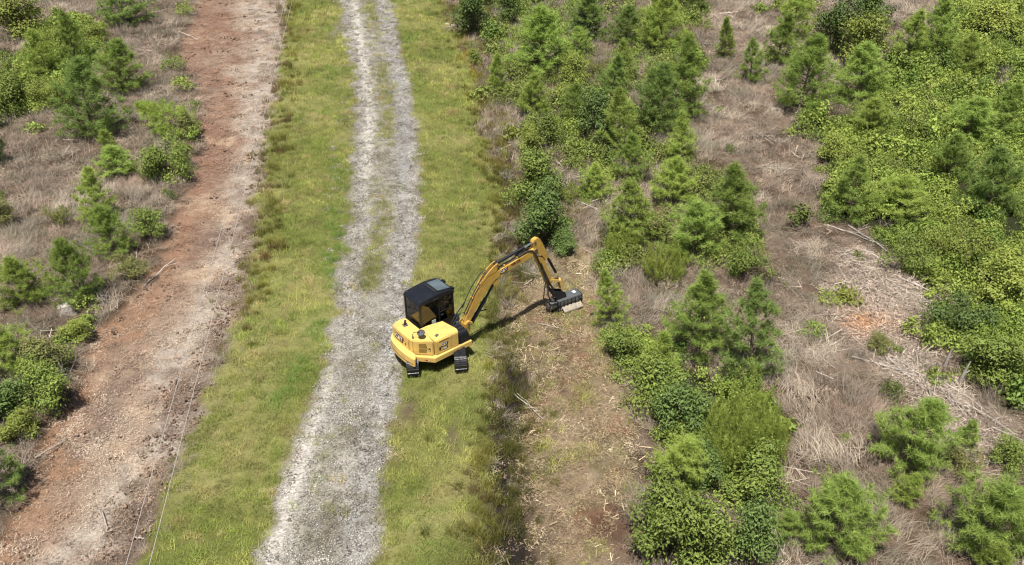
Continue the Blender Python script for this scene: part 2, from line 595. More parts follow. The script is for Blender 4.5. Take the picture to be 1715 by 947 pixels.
def leaf_quads(centres, normals, size, r, aspect=0.55, droop=0.2):
    """Many small folded leaves: two triangles each."""
    n = len(centres)
    nv = normals / np.linalg.norm(normals, axis=1, keepdims=True)
    t = r.normal(size=(n, 3))
    t -= nv * (t * nv).sum(1, keepdims=True)
    t /= np.linalg.norm(t, axis=1, keepdims=True)
    b = np.cross(nv, t)
    L = (size * r.uniform(0.5, 1.6, n))[:, None]
    base, tip = centres - t * L * 0.5, centres + t * L * 0.5 - nv * L * droop
    lft, rgt = centres + b * L * aspect * 0.5 + nv * L * 0.12, centres - b * L * aspect * 0.5 + nv * L * 0.12
    V = np.stack([base, lft, tip, rgt], 1).reshape(-1, 3)
    k = np.arange(n)[:, None] * 4
    T = np.concatenate([k + np.array([[0, 2, 1]]), k + np.array([[0, 3, 2]])])
    R = np.repeat(r.random(n), 4)
    return V, T, R


def leafy_mound(seed, rad, h, ncl, per, size):
    r = np.random.default_rng(seed)
    C, Nn = [], []
    for _ in range(ncl):
        a, d = r.random() * 6.283, rad * math.sqrt(r.random())
        top = h * (1 - (d / rad) ** 2 * 0.7) * r.uniform(0.55, 1.1)
        c = np.array([d * math.cos(a), d * math.sin(a), top])
        p = r.normal(size=(per, 3)) * np.array([0.11, 0.11, 0.07])
        C.append(c + p)
        Nn.append(p * np.array([3, 3, 2]) + np.array([0, 0, 0.35]) + r.normal(size=(per, 3)) * 0.22)
    C = np.concatenate(C)
    C[:, 2] = np.maximum(C[:, 2], 0.03)
    return leaf_quads(C, np.concatenate(Nn), np.full(len(C), size), r)


def scatter(name, protos, mat, pts, scale, idx=None, tilt=0.12, tint=None, flat=None):
    """One object of kind stuff: a cloud of points with small meshes set on them by geometry nodes."""
    n = len(pts)
    col = bpy.data.collections.new(name + '_sources')
    for k, (V, T, R) in enumerate(protos):
        me = mesh_np(f'{name}_piece', V, tris=T, mat=mat, attrs={'rnd': R})
        col.objects.link(bpy.data.objects.new(f'{name}_piece', me))
    rot = np.stack([RNG.normal(0, tilt, n), RNG.normal(0, tilt, n), RNG.random(n) * 6.283], 1)
    if flat is not None:
        rot[:, 2] = flat + RNG.normal(0, 0.5, n)
    idx = RNG.integers(0, len(protos), n) if idx is None else idx
    me = mesh_np(name, pts, attrs={'rot': rot, 'scl': scale, 'pick': idx.astype(float), 'tint': tint * 0.74})
    o = link(name, me, kind='stuff')
    ng = bpy.data.node_groups.new(name, 'GeometryNodeTree')
    ng.interface.new_socket('Geometry', in_out='INPUT', socket_type='NodeSocketGeometry')
    ng.interface.new_socket('Geometry', in_out='OUTPUT', socket_type='NodeSocketGeometry')
    N, L = ng.nodes, ng.links
    gi, go = N.new('NodeGroupInput'), N.new('NodeGroupOutput')
    iop, ci = N.new('GeometryNodeInstanceOnPoints'), N.new('GeometryNodeCollectionInfo')
    ci.inputs['Collection'].default_value = col
    ci.inputs['Separate Children'].default_value = True
    ci.inputs['Reset Children'].default_value = True
    iop.inputs['Pick Instance'].default_value = True

    def attr(nm, typ):
        a = N.new('GeometryNodeInputNamedAttribute')
        a.data_type = typ
        a.inputs['Name'].default_value = nm
        return a.outputs['Attribute']
    L.new(gi.outputs[0], iop.inputs['Points'])
    L.new(ci.outputs[0], iop.inputs['Instance'])
    L.new(attr('pick', 'FLOAT'), iop.inputs['Instance Index'])
    L.new(attr('rot', 'FLOAT_VECTOR'), iop.inputs['Rotation'])
    L.new(attr('scl', 'FLOAT'), iop.inputs['Scale'])
    L.new(iop.outputs[0], go.inputs[0])
    o.modifiers.new('set_out', 'NODES').node_group = ng
    return o


def sample(density, near=34.0, far_pow=1.25, y0=13.0, y1=88.0):
    """Random points over the ground in and a little beyond the view; thinner with distance."""
    n = int(density * (y1 - y0) * 116)
    x, y = RNG.uniform(-58, 58, n), RNG.uniform(y0, y1, n)
    p = np.minimum(1, (near / y) ** far_pow)
    k = (np.abs(x) < 0.53 * y + 10.5) & (RNG.random(n) < p)
    x, y, p = x[k], y[k], p[k]
    return x, y, p ** -0.4, zones(x, y)


def pick(x, y, s, z, prob):
    k = RNG.random(len(x)) < prob
    zz = {a: b[k] for a, b in z.items()}
    return x[k], y[k], s[k], zz


def on_ground(x, y, z, dz=0.0):
    return np.stack([x, y, height(x, y, z) + dz], 1)


def clear_of_machine(x, y):
    """The soles of the tracks press the plants flat: nothing tall grows through the machine."""
    return (np.hypot((x - MX) / 1.55, (y - MY) / 1.75) > 1)


def tints(x, y, cols, s=61, scale=2.0, jit=0.13):
    a, b, c = fbm(x, y, scale, s), fbm(x, y, scale * 0.4, s + 5), RNG.normal(0, jit, len(x))
    t = mixc(cols[0] + 0 * x[..., None], cols[1], sst(-0.12, 0.15, a))
    t = mixc(t, cols[2], sst(0.08, 0.25, b))
    return np.clip(t * (1 + c)[:, None], 0.01, 1)


M_GRASS = leaf_mat('grass_blade', (0.80, 0.80, 0.80), (1.25, 1.22, 1.15), trans=0.3, instancer=True)
M_STRAW = leaf_mat('dry_straw', (0.62, 0.60, 0.58), (1.35, 1.32, 1.28), trans=0.15, instancer=True)
M_CHIP = leaf_mat('wood_splinter', (0.50, 0.48, 0.46), (1.50, 1.48, 1.45), trans=0.0, rough=0.9, spec=0.1, instancer=True)
M_STONE = leaf_mat('limestone_chip', (0.62, 0.61, 0.59), (1.32, 1.32, 1.32), trans=0.0, rough=0.9, spec=0.1, instancer=True)
M_WEED = leaf_mat('weed_leaf', (0.82, 0.87, 0.80), (1.14, 1.13, 1.03), trans=0.3, instancer=True)

K = 1.0
# mown grass of the two verges and the strip between the wheel tracks
x, y, s, z = sample(24)
pr = np.maximum(z['verge'] * 0.95, z['strip'] * 0.95) * (0.8 + 0.5 * fbm(x, y, 0.8, 12)) + 0.6 * z['mown'] * sst(-0.06, 0.18, fbm(x, y, 1.4, 71))
pr = pr + 0.05 * z['road'] * sst(0.0, 0.2, fbm(x, y, 1.0, 72))
x, y, s, z = pick(x, y, s, z, pr * (1 - bare(x, y)))
t = tints(x, y, [lin(132, 144, 70), lin(162, 162, 92), lin(170, 154, 106)], 61, 1.6, 0.2) * (1 + 0.9 * fbm(x, y, 0.6, 68, 2) + 0.5 * fbm(x, y, 3.5, 69, 2))[:, None]
streak = np.exp(-((x - line_x([(300, 960), (440, 700), (500, 620), (560, 480), (555, 160), (560, 120)])(y)) / 0.6) ** 2) * sst(-0.1, 0.15, fbm(x, y, 3.0, 66))
t = mixc(t, lin(106, 142, 58), np.clip(streak * 0.8, 0, 1))
streak2 = np.exp(-((x - line_x([(664, -20), (715, 200), (740, 300), (770, 450), (790, 620), (720, 900)])(y)) / 0.8) ** 2) * sst(-0.1, 0.2, fbm(x, y, 2.4, 67))
t = mixc(t, lin(118, 144, 66), np.clip(streak2 * 0.7, 0, 1))
scatter('mown_grass', [blades(30, 0.2, 0.09, 0.26, 0.0065, 0.6, 100 + i) for i in range(5)], M_GRASS, on_ground(x, y, z), s * RNG.uniform(0.6, 1.3, len(x)), tint=t * 1.2)

# rank grass along the ditch and at the foot of the scrub
x, y, s, z = sample(13)
dl = np.exp(-((x - VG_R(y) - 0.30) / 0.85) ** 2) * 1.0 + np.exp(-((x - CL_R(y) - 0.45) / 0.7) ** 2) * sst(24, 32, y) * 0.75
pr = np.clip(dl, 0, 1) * (1 - z['road']) * (1 - 0.7 * z['mown']) * clear_of_machine(x, y) * (0.75 + fbm(x, y, 0.7, 14)) + 0.10 * z['mid'] + 0.9 * z['ditch'] * (1 - 0.8 * z['mown'])
x, y, s, z = pick(x, y, s, z, pr)
t = tints(x, y, [lin(108, 108, 48), lin(146, 140, 62), lin(122, 100, 62)], 75, 1.6)
t = mixc(t, lin(88, 90, 46), np.clip(z['ditch'] * sst(30, 24, y), 0, 1) * 0.8)
t = mixc(t, lin(176, 158, 60), np.exp(-((x - G(785, 110)[0]) / 1.0) ** 2 - ((y - G(785, 110)[1]) / 6) ** 2) * 0.8)
scatter('rank_grass', [blades(44, 0.2, 0.28, 0.65, 0.008, 0.35, 120 + i, seg=3, bend=0.35) for i in range(4)], M_GRASS, on_ground(x, y, z), s * RNG.uniform(0.5, 1.05, len(x)), tint=t)

# dead grass lying in mats over the cut-over ground
x, y, s, z = sample(11)
off = (1 - np.clip(1.4 * z['verge'], 0, 1)) * (1 - z['road_wide'])
pr = (1 - z['clear']) * off * (1 - 0.9 * z['leafy']) * (1 - 0.2 * z['mid']) * (1 - 0.35 * z['chips']) * (1 - 0.05 * z['mown']) * (1 - 0.95 * np.clip(1.3 * z['ditch'], 0, 1)) * (0.8 + 0.7 * fbm(x, y, 1.6, 15))
x, y, s, z = pick(x, y, s, z, np.clip(pr, 0, 1) * clear_of_machine(x, y) * (1 - bare(x, y)))
t = tints(x, y, [lin(174, 154, 136), lin(200, 186, 166), lin(144, 132, 117)], 81, 1.8, 0.22)
t = mixc(t, lin(152, 150, 128), sst(0.05, 0.22, fbm(x, y, 2.2, 84)) * 0.75)
t = mixc(t, tints(x, y, [lin(174, 156, 118), lin(190, 174, 140), lin(150, 136, 92)], 82, 1.0, 0.2), z['mown'] * 0.85)
short = 1 - 0.6 * z['mown']
mats = [blades(46, 0.28, 0.25, 0.62, 0.0046, 1.05, 140 + i, bend=0.35, seg=3, flat=0.06, dirbias=None if i % 2 else 0.0) for i in range(5)]
t = t * 0.88
scatter('dead_grass', mats, M_STRAW, on_ground(x, y, z), s * RNG.uniform(0.5, 1.5, len(x)) * short, tint=t, flat=fbm(x, y, 5.0, 83) * 9)

# standing grey stalks and dead brush
x, y, s, z = sample(3.2)
left = sst(0, 1.0, CL_L(y) - x)
pr = (left * (0.5 + 1.6 * fbm(x, y, 2.2, 16)) + z['mid'] * 0.9 + 0.10 + 0.5 * sst(0.02, 0.2, fbm(x, y, 2.0, 108))) * (1 - z['clear']) * (1 - np.clip(1.4 * z['verge'], 0, 1)) * (1 - z['road_wide']) * (1 - z['mown']) * (1 - 0.65 * z['leafy']) * (1 - 0.8 * np.clip(z['ditch'], 0, 1))
x, y, s, z = pick(x, y, s, z, np.clip(pr, 0, 1) * clear_of_machine(x, y))
t = tints(x, y, [lin(150, 138, 124), lin(168, 160, 146), lin(138, 142, 116)], 91, 2.0)
scatter('dead_brush', [blades(26, 0.25, 0.45, 1.0, 0.0055, 0.45, 160 + i, bend=0.18, seg=3) for i in range(4)], M_STRAW, on_ground(x, y, z), s * RNG.uniform(0.55, 1.1, len(x)), tint=t)

# splinters and bark over the bulldozed strip, the mulched patch and the old slash piles
x, y, s, z = sample(16)
pr = np.maximum.reduce([z['clear'] * (0.75 + 0.8 * fbm(x, y, 1.0, 17)), z['mown'] * 0.9, z['chips'] * 0.95, 0.10 + 0 * x]) * (1 - z['verge']) * (1 - z['road']) * (1 - z['leafy'])
x, y, s, z = pick(x, y, s, z, np.clip(pr, 0, 1))
v = (x - CL_L(y)) / (CL_R(y) - CL_L(y))
t = tints(x, y, [lin(168, 144, 124), lin(192, 174, 154), lin(136, 118, 104)], 95, 1.5)
t = mixc(t, lin(156, 120, 98), z['clear'] * sst(0.6, 0.3, v + fbm(x, y, 3, 31) * 0.5) * sst(26, 34, y) * 0.8)
t = mixc(t, lin(120, 102, 88), z['clear'] * sst(0.72, 0.95, v + fbm(x, y, 1.1, 33) * 0.5) * 0.6)
t = mixc(t, lin(196, 182, 168), z['chips'] * 0.7)
t = mixc(t, lin(200, 156, 118), bare(x, y) * z['chips'])
t = mixc(t, tints(x, y, [lin(158, 140, 108), lin(180, 164, 130), lin(122, 100, 76)], 96, 0.8, 0.2), z['mown'] * 0.85)
scatter('wood_mulch', [chips(44, 0.30, 0.03, 0.15, 0.006, 0.018, 180 + i) for i in range(4)], M_CHIP, on_ground(x, y, z), s * RNG.uniform(0.7, 1.2, len(x)) * (1 + 0.8 * z['chips']), tint=t)

# sticks of the old slash piles
x, y, s, z = sample(2.6)
x, y, s, z = pick(x, y, s, z, z['chips'] * (1.0 + 1.2 * fbm(x, y, 1.6, 26)) * (1 - bare(x, y)) + 0.05 * (1 - z['leafy']) * (1 - np.clip(1.6 * z['verge'], 0, 1)) * (1 - z['road_wide']) * (1 - np.clip(1.6 * z['clear'], 0, 1)) * sst(0.3, 1.2, np.abs(x - CL_R(y))) * (1 - z['mown']))
scatter('slash_sticks', [chips(9, 0.5, 0.4, 1.3, 0.014, 0.032, 190 + i) for i in range(4)], M_CHIP, on_ground(x, y, z, 0.05), s * RNG.uniform(0.6, 1.2, len(x)), tint=tints(x, y, [lin(186, 172, 156), lin(206, 194, 178), lin(150, 138, 126)], 98, 1.2))

# clods thrown up along the strip
x, y, s, z = sample(6)
v = (x - CL_L(y)) / (CL_R(y) - CL_L(y))
pr = z['clear'] * (0.10 + 0.75 * sst(0.0, 0.25, v + 0.5 * fbm(x, y, 1.1, 33) - np.interp(y, [22, 34, 40], [0.6, 0.64, 0.84])) + 0.25 * sst(0.12, 0.02, v))
x, y, s, z = pick(x, y, s, z, np.clip(pr, 0, 1))
scatter('dirt_clods', [stones(12, 0.28, 0.04, 0.15, 260 + i) for i in range(4)], M_CHIP, on_ground(x, y, z), s * RNG.uniform(0.5, 1.2, len(x)), tint=tints(x, y, [lin(128, 106, 90), lin(150, 128, 110), lin(104, 84, 70)], 101, 1.4))
# trampled straw on its right lane
x, y, s, z = sample(7)
v = (x - CL_L(y)) / (CL_R(y) - CL_L(y))
pr = z['clear'] * sst(0.45, 0.75, v + fbm(x, y, 1.6, 34)) * (0.55 + fbm(x, y, 0.9, 36)) + 0.5 * np.exp(-((x - CL_R(y)) / 0.5) ** 2) * sst(34, 28, y)
x, y, s, z = pick(x, y, s, z, np.clip(pr, 0, 1))
scatter('trampled_straw', mats[:3], M_STRAW, on_ground(x, y, z, -0.02), s * RNG.uniform(0.35, 0.75, len(x)), tint=tints(x, y, [lin(170, 154, 138), lin(190, 176, 160), lin(122, 104, 90)], 103, 1.5, 0.2), tilt=0.05)

# torn stems and bark left by the mower
x, y, s, z = sample(5)
x, y, s, z = pick(x, y, s, z, z['mown'] * np.clip(0.5 + 1.6 * fbm(x, y, 1.1, 27), 0, 1) * (1 - 0.8 * np.clip(z['ditch'], 0, 1)))
scatter('shredded_wood', [chips(16, 0.4, 0.10, 0.45, 0.010, 0.040, 195 + i) for i in range(4)], M_CHIP, on_ground(x, y, z, 0.01), s * RNG.uniform(0.6, 1.2, len(x)), tint=tints(x, y, [lin(170, 150, 120), lin(196, 178, 148), lin(112, 88, 70)], 105, 0.7, 0.25))

# loose limestone of the track
x, y, s, z = sample(26)
u = z['u']
pr = z['road'] * (1 - 0.75 * z['strip']) * (0.9 - 0.85 * np.exp(-((u - 0.11) / 0.10) ** 2) * sst(30, 24, y) - 0.5 * np.exp(-((u - 0.25) / 0.12) ** 2) * sst(36, 44, y) - 0.5 * np.exp(-((u - 0.8) / 0.1) ** 2) * sst(36, 44, y)) \
    + 0.10 * np.exp(-((x - RD_L(y) + 0.5) / 0.6) ** 2) * sst(28, 34, y)
x, y, s, z = pick(x, y, s, z, np.clip(pr, 0, 1))
t = tints(x, y, [lin(184, 178, 168), lin(154, 146, 132), lin(200, 195, 187)], 97, 1.0, 0.18)
scatter('loose_gravel', [stones(20, 0.2, 0.03, 0.075, 200 + i) for i in range(4)], M_STONE, on_ground(x, y, z), s ** 0.8 * RNG.uniform(0.75, 1.2, len(x)), tint=t * 0.92, tilt=0.03)

# low leafy regrowth
x, y, s, z = sample(5.5)
pr = z['leafy'] * (0.62 + 1.9 * fbm(x, y, 1.2, 18)) + z['mid'] * sst(-0.08, 0.12, fbm(x, y, 1.7, 19)) * 0.68 * (1 - z['mown']) + 0.05 * (1 - z['mown']) * sst(0.05, 0.2, fbm(x, y, 1.2, 20)) \
    + 0.35 * sst(0.6, 0.0, np.abs(x - CL_L(y) + 0.7)) * sst(-0.05, 0.15, fbm(x, y, 1.9, 24))
x, y, s, z = pick(x, y, s, z, np.clip(pr, 0, 1) * (1 - z['clear']) * (1 - z['verge']) * (1 - z['road']) * clear_of_machine(x, y) * (1 - np.clip(2 * z['ditch'], 0, 1) * sst(36, 30, y)))
t = tints(x, y, [lin(142, 160, 76), lin(160, 172, 86), lin(116, 138, 66)], 99, 1.5, 0.18)
t = mixc(t, lin(130, 134, 76), z['mid'] * sst(-0.2, 0.15, fbm(x, y, 1.1, 107)) * 0.8)
t = 1.1 * mixc(t, lin(160, 156, 74), sst(0.2, 0.34, fbm(x, y, 1.3, 104)) * 0.4)
scatter('leafy_ground_cover', [leafy_mound(220, 0.42, 0.46, 20, 22, 0.075), leafy_mound(221, 0.38, 0.62, 18, 30, 0.055), leafy_mound(222, 0.46, 0.36, 18, 16, 0.11), leafy_mound(223, 0.40, 0.52, 24, 22, 0.065), leafy_mound(224, 0.30, 0.80, 16, 20, 0.09)], M_WEED, on_ground(x, y, z, -0.03), s * RNG.uniform(0.45, 1.6, len(x)), tint=t)

# ------------------------------------------------------------------ pines, bushes, weeds
def tube_np(path, radii, n=6):
    V, Q = [], []
    path = [np.asarray(p, float) for p in path]
    for i, p in enumerate(path):
        d = path[min(i + 1, len(path) - 1)] - path[max(i - 1, 0)]
        d = d / (np.linalg.norm(d) + 1e-9)
        a = np.cross(d, (0, 0, 1) if abs(d[2]) < 0.9 else (1, 0, 0))
        a /= np.linalg.norm(a)
        b = np.cross(d, a)
        for k in range(n):
            t = 6.2832 * k / n
            V.append(p + (a * math.cos(t) + b * math.sin(t)) * radii[i])
    for i in range(len(path) - 1):
        for k in range(n):
            k2 = (k + 1) % n
            Q.append((i * n + k, i * n + k2, (i + 1) * n + k2, (i + 1) * n + k))
    return V, Q


class Wood:
    def __init__(self):
        self.V, self.Q = [], []

    def tube(self, path, radii, n=5):
        v, q = tube_np(path, radii, n)
        k = len(self.V)
        self.V += v
        self.Q += [tuple(i + k for i in f) for f in q]


def needle_tuft(r, p, axis, n, L, w, spread, out):
    """Long needles bursting forward round the end of a shoot."""
    axis = axis / np.linalg.norm(axis)
    d = r.normal(size=(n, 3))
    d -= (d @ axis)[:, None] * axis
    d /= np.linalg.norm(d, axis=1, keepdims=True)
    ang = np.clip(r.normal(spread, 0.28, n), 0.1, 1.6)[:, None]
    dirn = axis * np.cos(ang) + d * np.sin(ang)
    base = p - axis * (r.random((n, 1)) * 0.16)
    ll = (L * r.uniform(0.75, 1.2, n))[:, None]
    side = np.cross(dirn, r.normal(size=(n, 3)))
    side /= np.linalg.norm(side, axis=1, keepdims=True)
    tip = base + dirn * ll - np.array([0, 0, 1]) * (ll * ll * 0.25)
    rv = r.random() * 0.55
    out[0].append(np.stack([base - side * w, base + side * w, tip], 1).reshape(-1, 3))
    out[1].append(np.repeat(np.clip(rv + r.random(n) * 0.45, 0, 1), 3))


def pine_meshes(seed, h, rad, whorl, per, needles=26, nl=0.17, spread=0.95):
    r = np.random.default_rng(seed)
    wood = Wood()
    out = ([], [])
    bend = r.normal(size=2) * 0.04 * h
    tp = lambda t: np.array([bend[0] * t * t, bend[1] * t * t, h * 0.93 * t])
    wood.tube([tp(t) for t in (-0.06, 0.1, 0.3, 0.55, 0.8, 1.0)], [0.022 * h * 0.7 * (1 - 0.85 * max(t, 0)) + 0.006 for t in (0, 0.1, 0.3, 0.55, 0.8, 1.0)], 7)
    for i in range(whorl):
        t = 0.035 + 0.895 * (i / (whorl - 1)) ** 0.9
        prof = (1 - t) ** 0.92 * (0.80 + 0.37 * min(t, 0.25) / 0.25)
        k = per + r.integers(-1, 2)
        a0 = r.random() * 6.283
        for j in range(k):
            az = a0 + 6.283 * j / k + r.normal() * 0.25
            L = rad * prof * r.uniform(0.65, 1.22) + 0.10
            el = -0.06 + 0.95 * t + r.normal() * 0.12
            hd = np.array([math.cos(az), math.sin(az), 0])
            p0 = tp(min(1, t + r.normal() * 0.012))
            pts, dirs = [p0], []
            e = el
            for s_ in range(4):
                d = hd * math.cos(e) + np.array([0, 0, math.sin(e)])
                pts.append(pts[-1] + d * L / 4)
                dirs.append(d)
                e += 0.20
            wood.tube(pts, [0.012 + 0.006 * L, 0.011, 0.009, 0.007, 0.004], 4)
            nb = max(3, int(round(L / 0.085)))
            for q in range(nb):
                f = 0.24 + 0.76 * (q + 1) / nb
                ii = min(3, int(f * 4 - 1e-6))
                p = pts[ii] + (pts[ii + 1] - pts[ii]) * (f * 4 - ii)
                if f > 0.98:
                    ax = dirs[3] + np.array([0, 0, 0.55])
                    needle_tuft(r, p + ax * 0.05, ax, needles + 14, nl * 1.15, 0.0075, spread, out)
                else:
                    sd_ = np.array([-hd[1], hd[0], 0]) * (1 if q % 2 else -1)
                    side = sd_ * r.uniform(0.3, 1.0) + dirs[ii] * 0.6 + np.array([0, 0, 1.0])
                    pp = p + side * r.uniform(0.05, 0.36) * min(1, L)
                    needle_tuft(r, pp, side, needles, nl, 0.0075, spread, out)
    for q in range(7):
        t = 0.86 + 0.14 * q / 6
        needle_tuft(r, tp(t) + np.array([0, 0, 0.08]), np.array([r.normal() * 0.2, r.normal() * 0.2, 1.0]), needles, nl, 0.006, 0.5, out)
    V = np.concatenate(out[0])
    # the lengths of the needles stay as they are; the crown is lit through gaps between shoots
    T = np.arange(len(V)).reshape(-1, 3)
    return V, T, np.concatenate(out[1]), wood


def bush_meshes(seed, rad, h, ncl, per, leaf, aspect=0.5, stems=7, lump=0.55, low=0.08, clump=0.16):
    r = np.random.default_rng(seed)
    wood = Wood()
    C, Nn = [], []
    lobes = [(r.normal(size=3) * np.array([rad * lump, rad * lump, h * 0.12]) + np.array([0, 0, h * r.uniform(0.25, 0.70)]), r.uniform(0.28, 0.52)) for _ in range(9)]
    for _ in range(ncl):
        lc, lr = lobes[r.integers(0, len(lobes))]
        d = r.normal(size=3)
        d /= np.linalg.norm(d)
        d[2] = abs(d[2]) * 1.0 if r.random() < 0.75 else d[2]
        c = lc + d * np.array([rad * lr, rad * lr, h * lr * 0.75]) * r.uniform(0.55, 1.08)
        c[2] = max(c[2], low)
        g = r.normal(size=(per, 3)) * clump * np.array([1, 1, 0.8])
        C.append(c + g)
        Nn.append(g / clump * 0.5 + d * 0.5 + np.array([0, 0, 0.6]) + r.normal(size=(per, 3)) * 0.35)
        if r.random() < 0.35:
            out_ = c + (d * r.uniform(0.12, 0.35) if r.random() < 0.4 else 0)
            wood.tube([(r.normal() * 0.06, r.normal() * 0.06, -0.05), c * np.array([0.4, 0.4, 0.5]) + r.normal(size=3) * 0.05, out_], [0.022, 0.014, 0.005], 4)
    C = np.concatenate(C)
    C[:, 2] = np.maximum(C[:, 2], 0.02)
    V, T, R = leaf_quads(C, np.concatenate(Nn), np.full(len(C), leaf), r, aspect)
    R = 0.45 * R + 0.55 * np.repeat(np.repeat(r.random(ncl) ** 1.3, per), 4)      # young and old shoots differ in tone
    return V, T, R, wood


def plume_meshes(seed, rad, h, nst, per):
    """Feathery weed: many upright stems, each a soft plume of thread-like leaves."""
    r = np.random.default_rng(seed)
    wood = Wood()
    out = ([], [])
    for _ in range(nst):
        a, d = r.random() * 6.283, rad * math.sqrt(r.random())
        lean = np.array([math.cos(a), math.sin(a), 0]) * (0.10 + 0.35 * d / rad)
        b = np.array([d * math.cos(a) * 0.75, d * math.sin(a) * 0.75, 0])
        H = h * (1 - 0.5 * (d / rad) ** 2) * r.uniform(0.7, 1.05)
        top = b + lean * H + np.array([0, 0, H])
        wood.tube([b - np.array([0, 0, 0.05]), (b + top) / 2, top], [0.008, 0.006, 0.002], 4)
        for q in range(14):
            f = 0.25 + 0.75 * q / 13
            off = r.normal(size=3) * np.array([1, 1, 0.6]) * 0.17 * (1.15 - f)
            needle_tuft(r, b + (top - b) * f + off, np.array([off[0] * 3, off[1] * 3, 1.0]), per, 0.11, 0.0055, 1.0, out)
    V = np.concatenate(out[0])
    return V, np.arange(len(V)).reshape(-1, 3), np.concatenate(out[1]), wood


def twig_meshes(seed, rad, h, n):
    r = np.random.default_rng(seed)
    wood = Wood()
    for _ in range(n):
        a = r.random() * 6.283
        p = np.array([r.normal() * 0.1, r.normal() * 0.1, -0.03])
        d = np.array([math.cos(a) * 0.5, math.sin(a) * 0.5, 1.0])
        pts = [p]
        for s_ in range(4):
            d = d + r.normal(size=3) * 0.25
            pts.append(pts[-1] + d / np.linalg.norm(d) * h / 4 * r.uniform(0.7, 1.2))
        wood.tube(pts, [0.016, 0.013, 0.010, 0.007, 0.003], 4)
        for s_ in (2, 3):
            e = pts[s_] + (r.normal(size=3) * 0.5 + np.array([0, 0, 0.3])) * h * 0.35
            wood.tube([pts[s_], e], [0.008, 0.003], 4)
    return wood


PINE_MATS = [leaf_mat('pine_needles_deep', (0.135, 0.205, 0.050), (0.310, 0.400, 0.110), 0.38, 0.65, 0.1, 0.2),
             leaf_mat('pine_needles_mid', (0.175, 0.255, 0.050), (0.370, 0.465, 0.115), 0.38, 0.65, 0.1, 0.2),
             leaf_mat('pine_needles_light', (0.225, 0.300, 0.052), (0.430, 0.515, 0.130), 0.40, 0.65, 0.1, 0.2)]
LEAF_MATS = {'dark': leaf_mat('glossy_leaf_dark', (0.064, 0.110, 0.024), (0.190, 0.255, 0.066), 0.25, 0.55, 0.25),
             'mid': leaf_mat('leaf_mid', (0.110, 0.160, 0.028), (0.300, 0.365, 0.085), 0.3, 0.55, 0.2),
             'light': leaf_mat('leaf_yellow_green', (0.190, 0.230, 0.040), (0.380, 0.425, 0.100), 0.32, 0.55, 0.2),
             'olive': leaf_mat('leaf_olive', (0.140, 0.150, 0.045), (0.290, 0.290, 0.100), 0.28, 0.6, 0.2),
             'plume': leaf_mat('feathery_leaf', (0.200, 0.250, 0.040), (0.370, 0.425, 0.095), 0.36, 0.65, 0.12),
             'grey': leaf_mat('leaf_grey_green', (0.130, 0.160, 0.080), (0.275, 0.315, 0.170), 0.25, 0.6, 0.3)}
M_BARK = plain('bark', (0.19, 0.145, 0.105), 0.9, var=0.35, scale=14, spec=0.15)
M_GREENSTEM = plain('green_stem', (0.20, 0.22, 0.06), 0.8, var=0.2, spec=0.15)
M_GREYWOOD = plain('weathered_wood', (0.30, 0.265, 0.23), 0.9, var=0.3, scale=10, spec=0.1)
M_PALEWOOD = plain('bleached_wood', (0.42, 0.37, 0.32), 0.9, var=0.25, scale=9, spec=0.1)

PINES = []
for k, (h, rad, wh, per, nd, nl) in enumerate([(3.6, 1.05, 13, 6, 22, 0.18), (3.6, 0.90, 12, 6, 20, 0.19), (3.2, 1.25, 12, 7, 22, 0.19), (2.6, 1.15, 10, 7, 22, 0.18),
                                               (3.6, 1.00, 10, 5, 24, 0.20), (3.4, 1.15, 14, 5, 20, 0.17), (3.0, 0.85, 9, 5, 24, 0.21), (2.8, 0.55, 12, 5, 22, 0.18), (1.6, 0.65, 8, 6, 20, 0.17), (1.5, 0.42, 8, 5, 20, 0.16)]):
    V, T, R, wood = pine_meshes(300 + k, h, rad, wh, per, needles=nd, nl=nl)
    h, rad = float(np.percentile(V[:, 2], 99.7)), float(np.percentile(np.hypot(V[:, 0], V[:, 1]), 95))
    PINES.append((h, rad, V, T, R, mesh_np('trunk', wood.V, quads=wood.Q, mat=M_BARK), {}))
BUSHES = []
for k, (rad, h, ncl, per, leaf, asp) in enumerate([(1.0, 1.7, 170, 26, 0.095, 0.45), (1.1, 1.2, 160, 26, 0.085, 0.55), (0.8, 2.4, 190, 26, 0.095, 0.45), (1.2, 0.9, 150, 26, 0.08, 0.55)]):
    V, T, R, wood = bush_meshes(340 + k, rad, h, ncl, per, leaf, asp)
    h, rad = float(np.percentile(V[:, 2], 99)), float(np.percentile(np.hypot(V[:, 0], V[:, 1]), 95))
    BUSHES.append((h, rad, V, T, R, mesh_np('stems', wood.V, quads=wood.Q, mat=M_BARK), {}))
PLUMES = []
for k, (rad, h, nst) in enumerate([(0.9, 1.7, 60), (0.7, 1.2, 44)]):
    V, T, R, wood = plume_meshes(360 + k, rad, h, nst, 20)
    h, rad = float(np.percentile(V[:, 2], 99)), float(np.percentile(np.hypot(V[:, 0], V[:, 1]), 95))
    PLUMES.append((h, rad, V, T, R, mesh_np('stems', wood.V, quads=wood.Q, mat=M_GREENSTEM), {}))


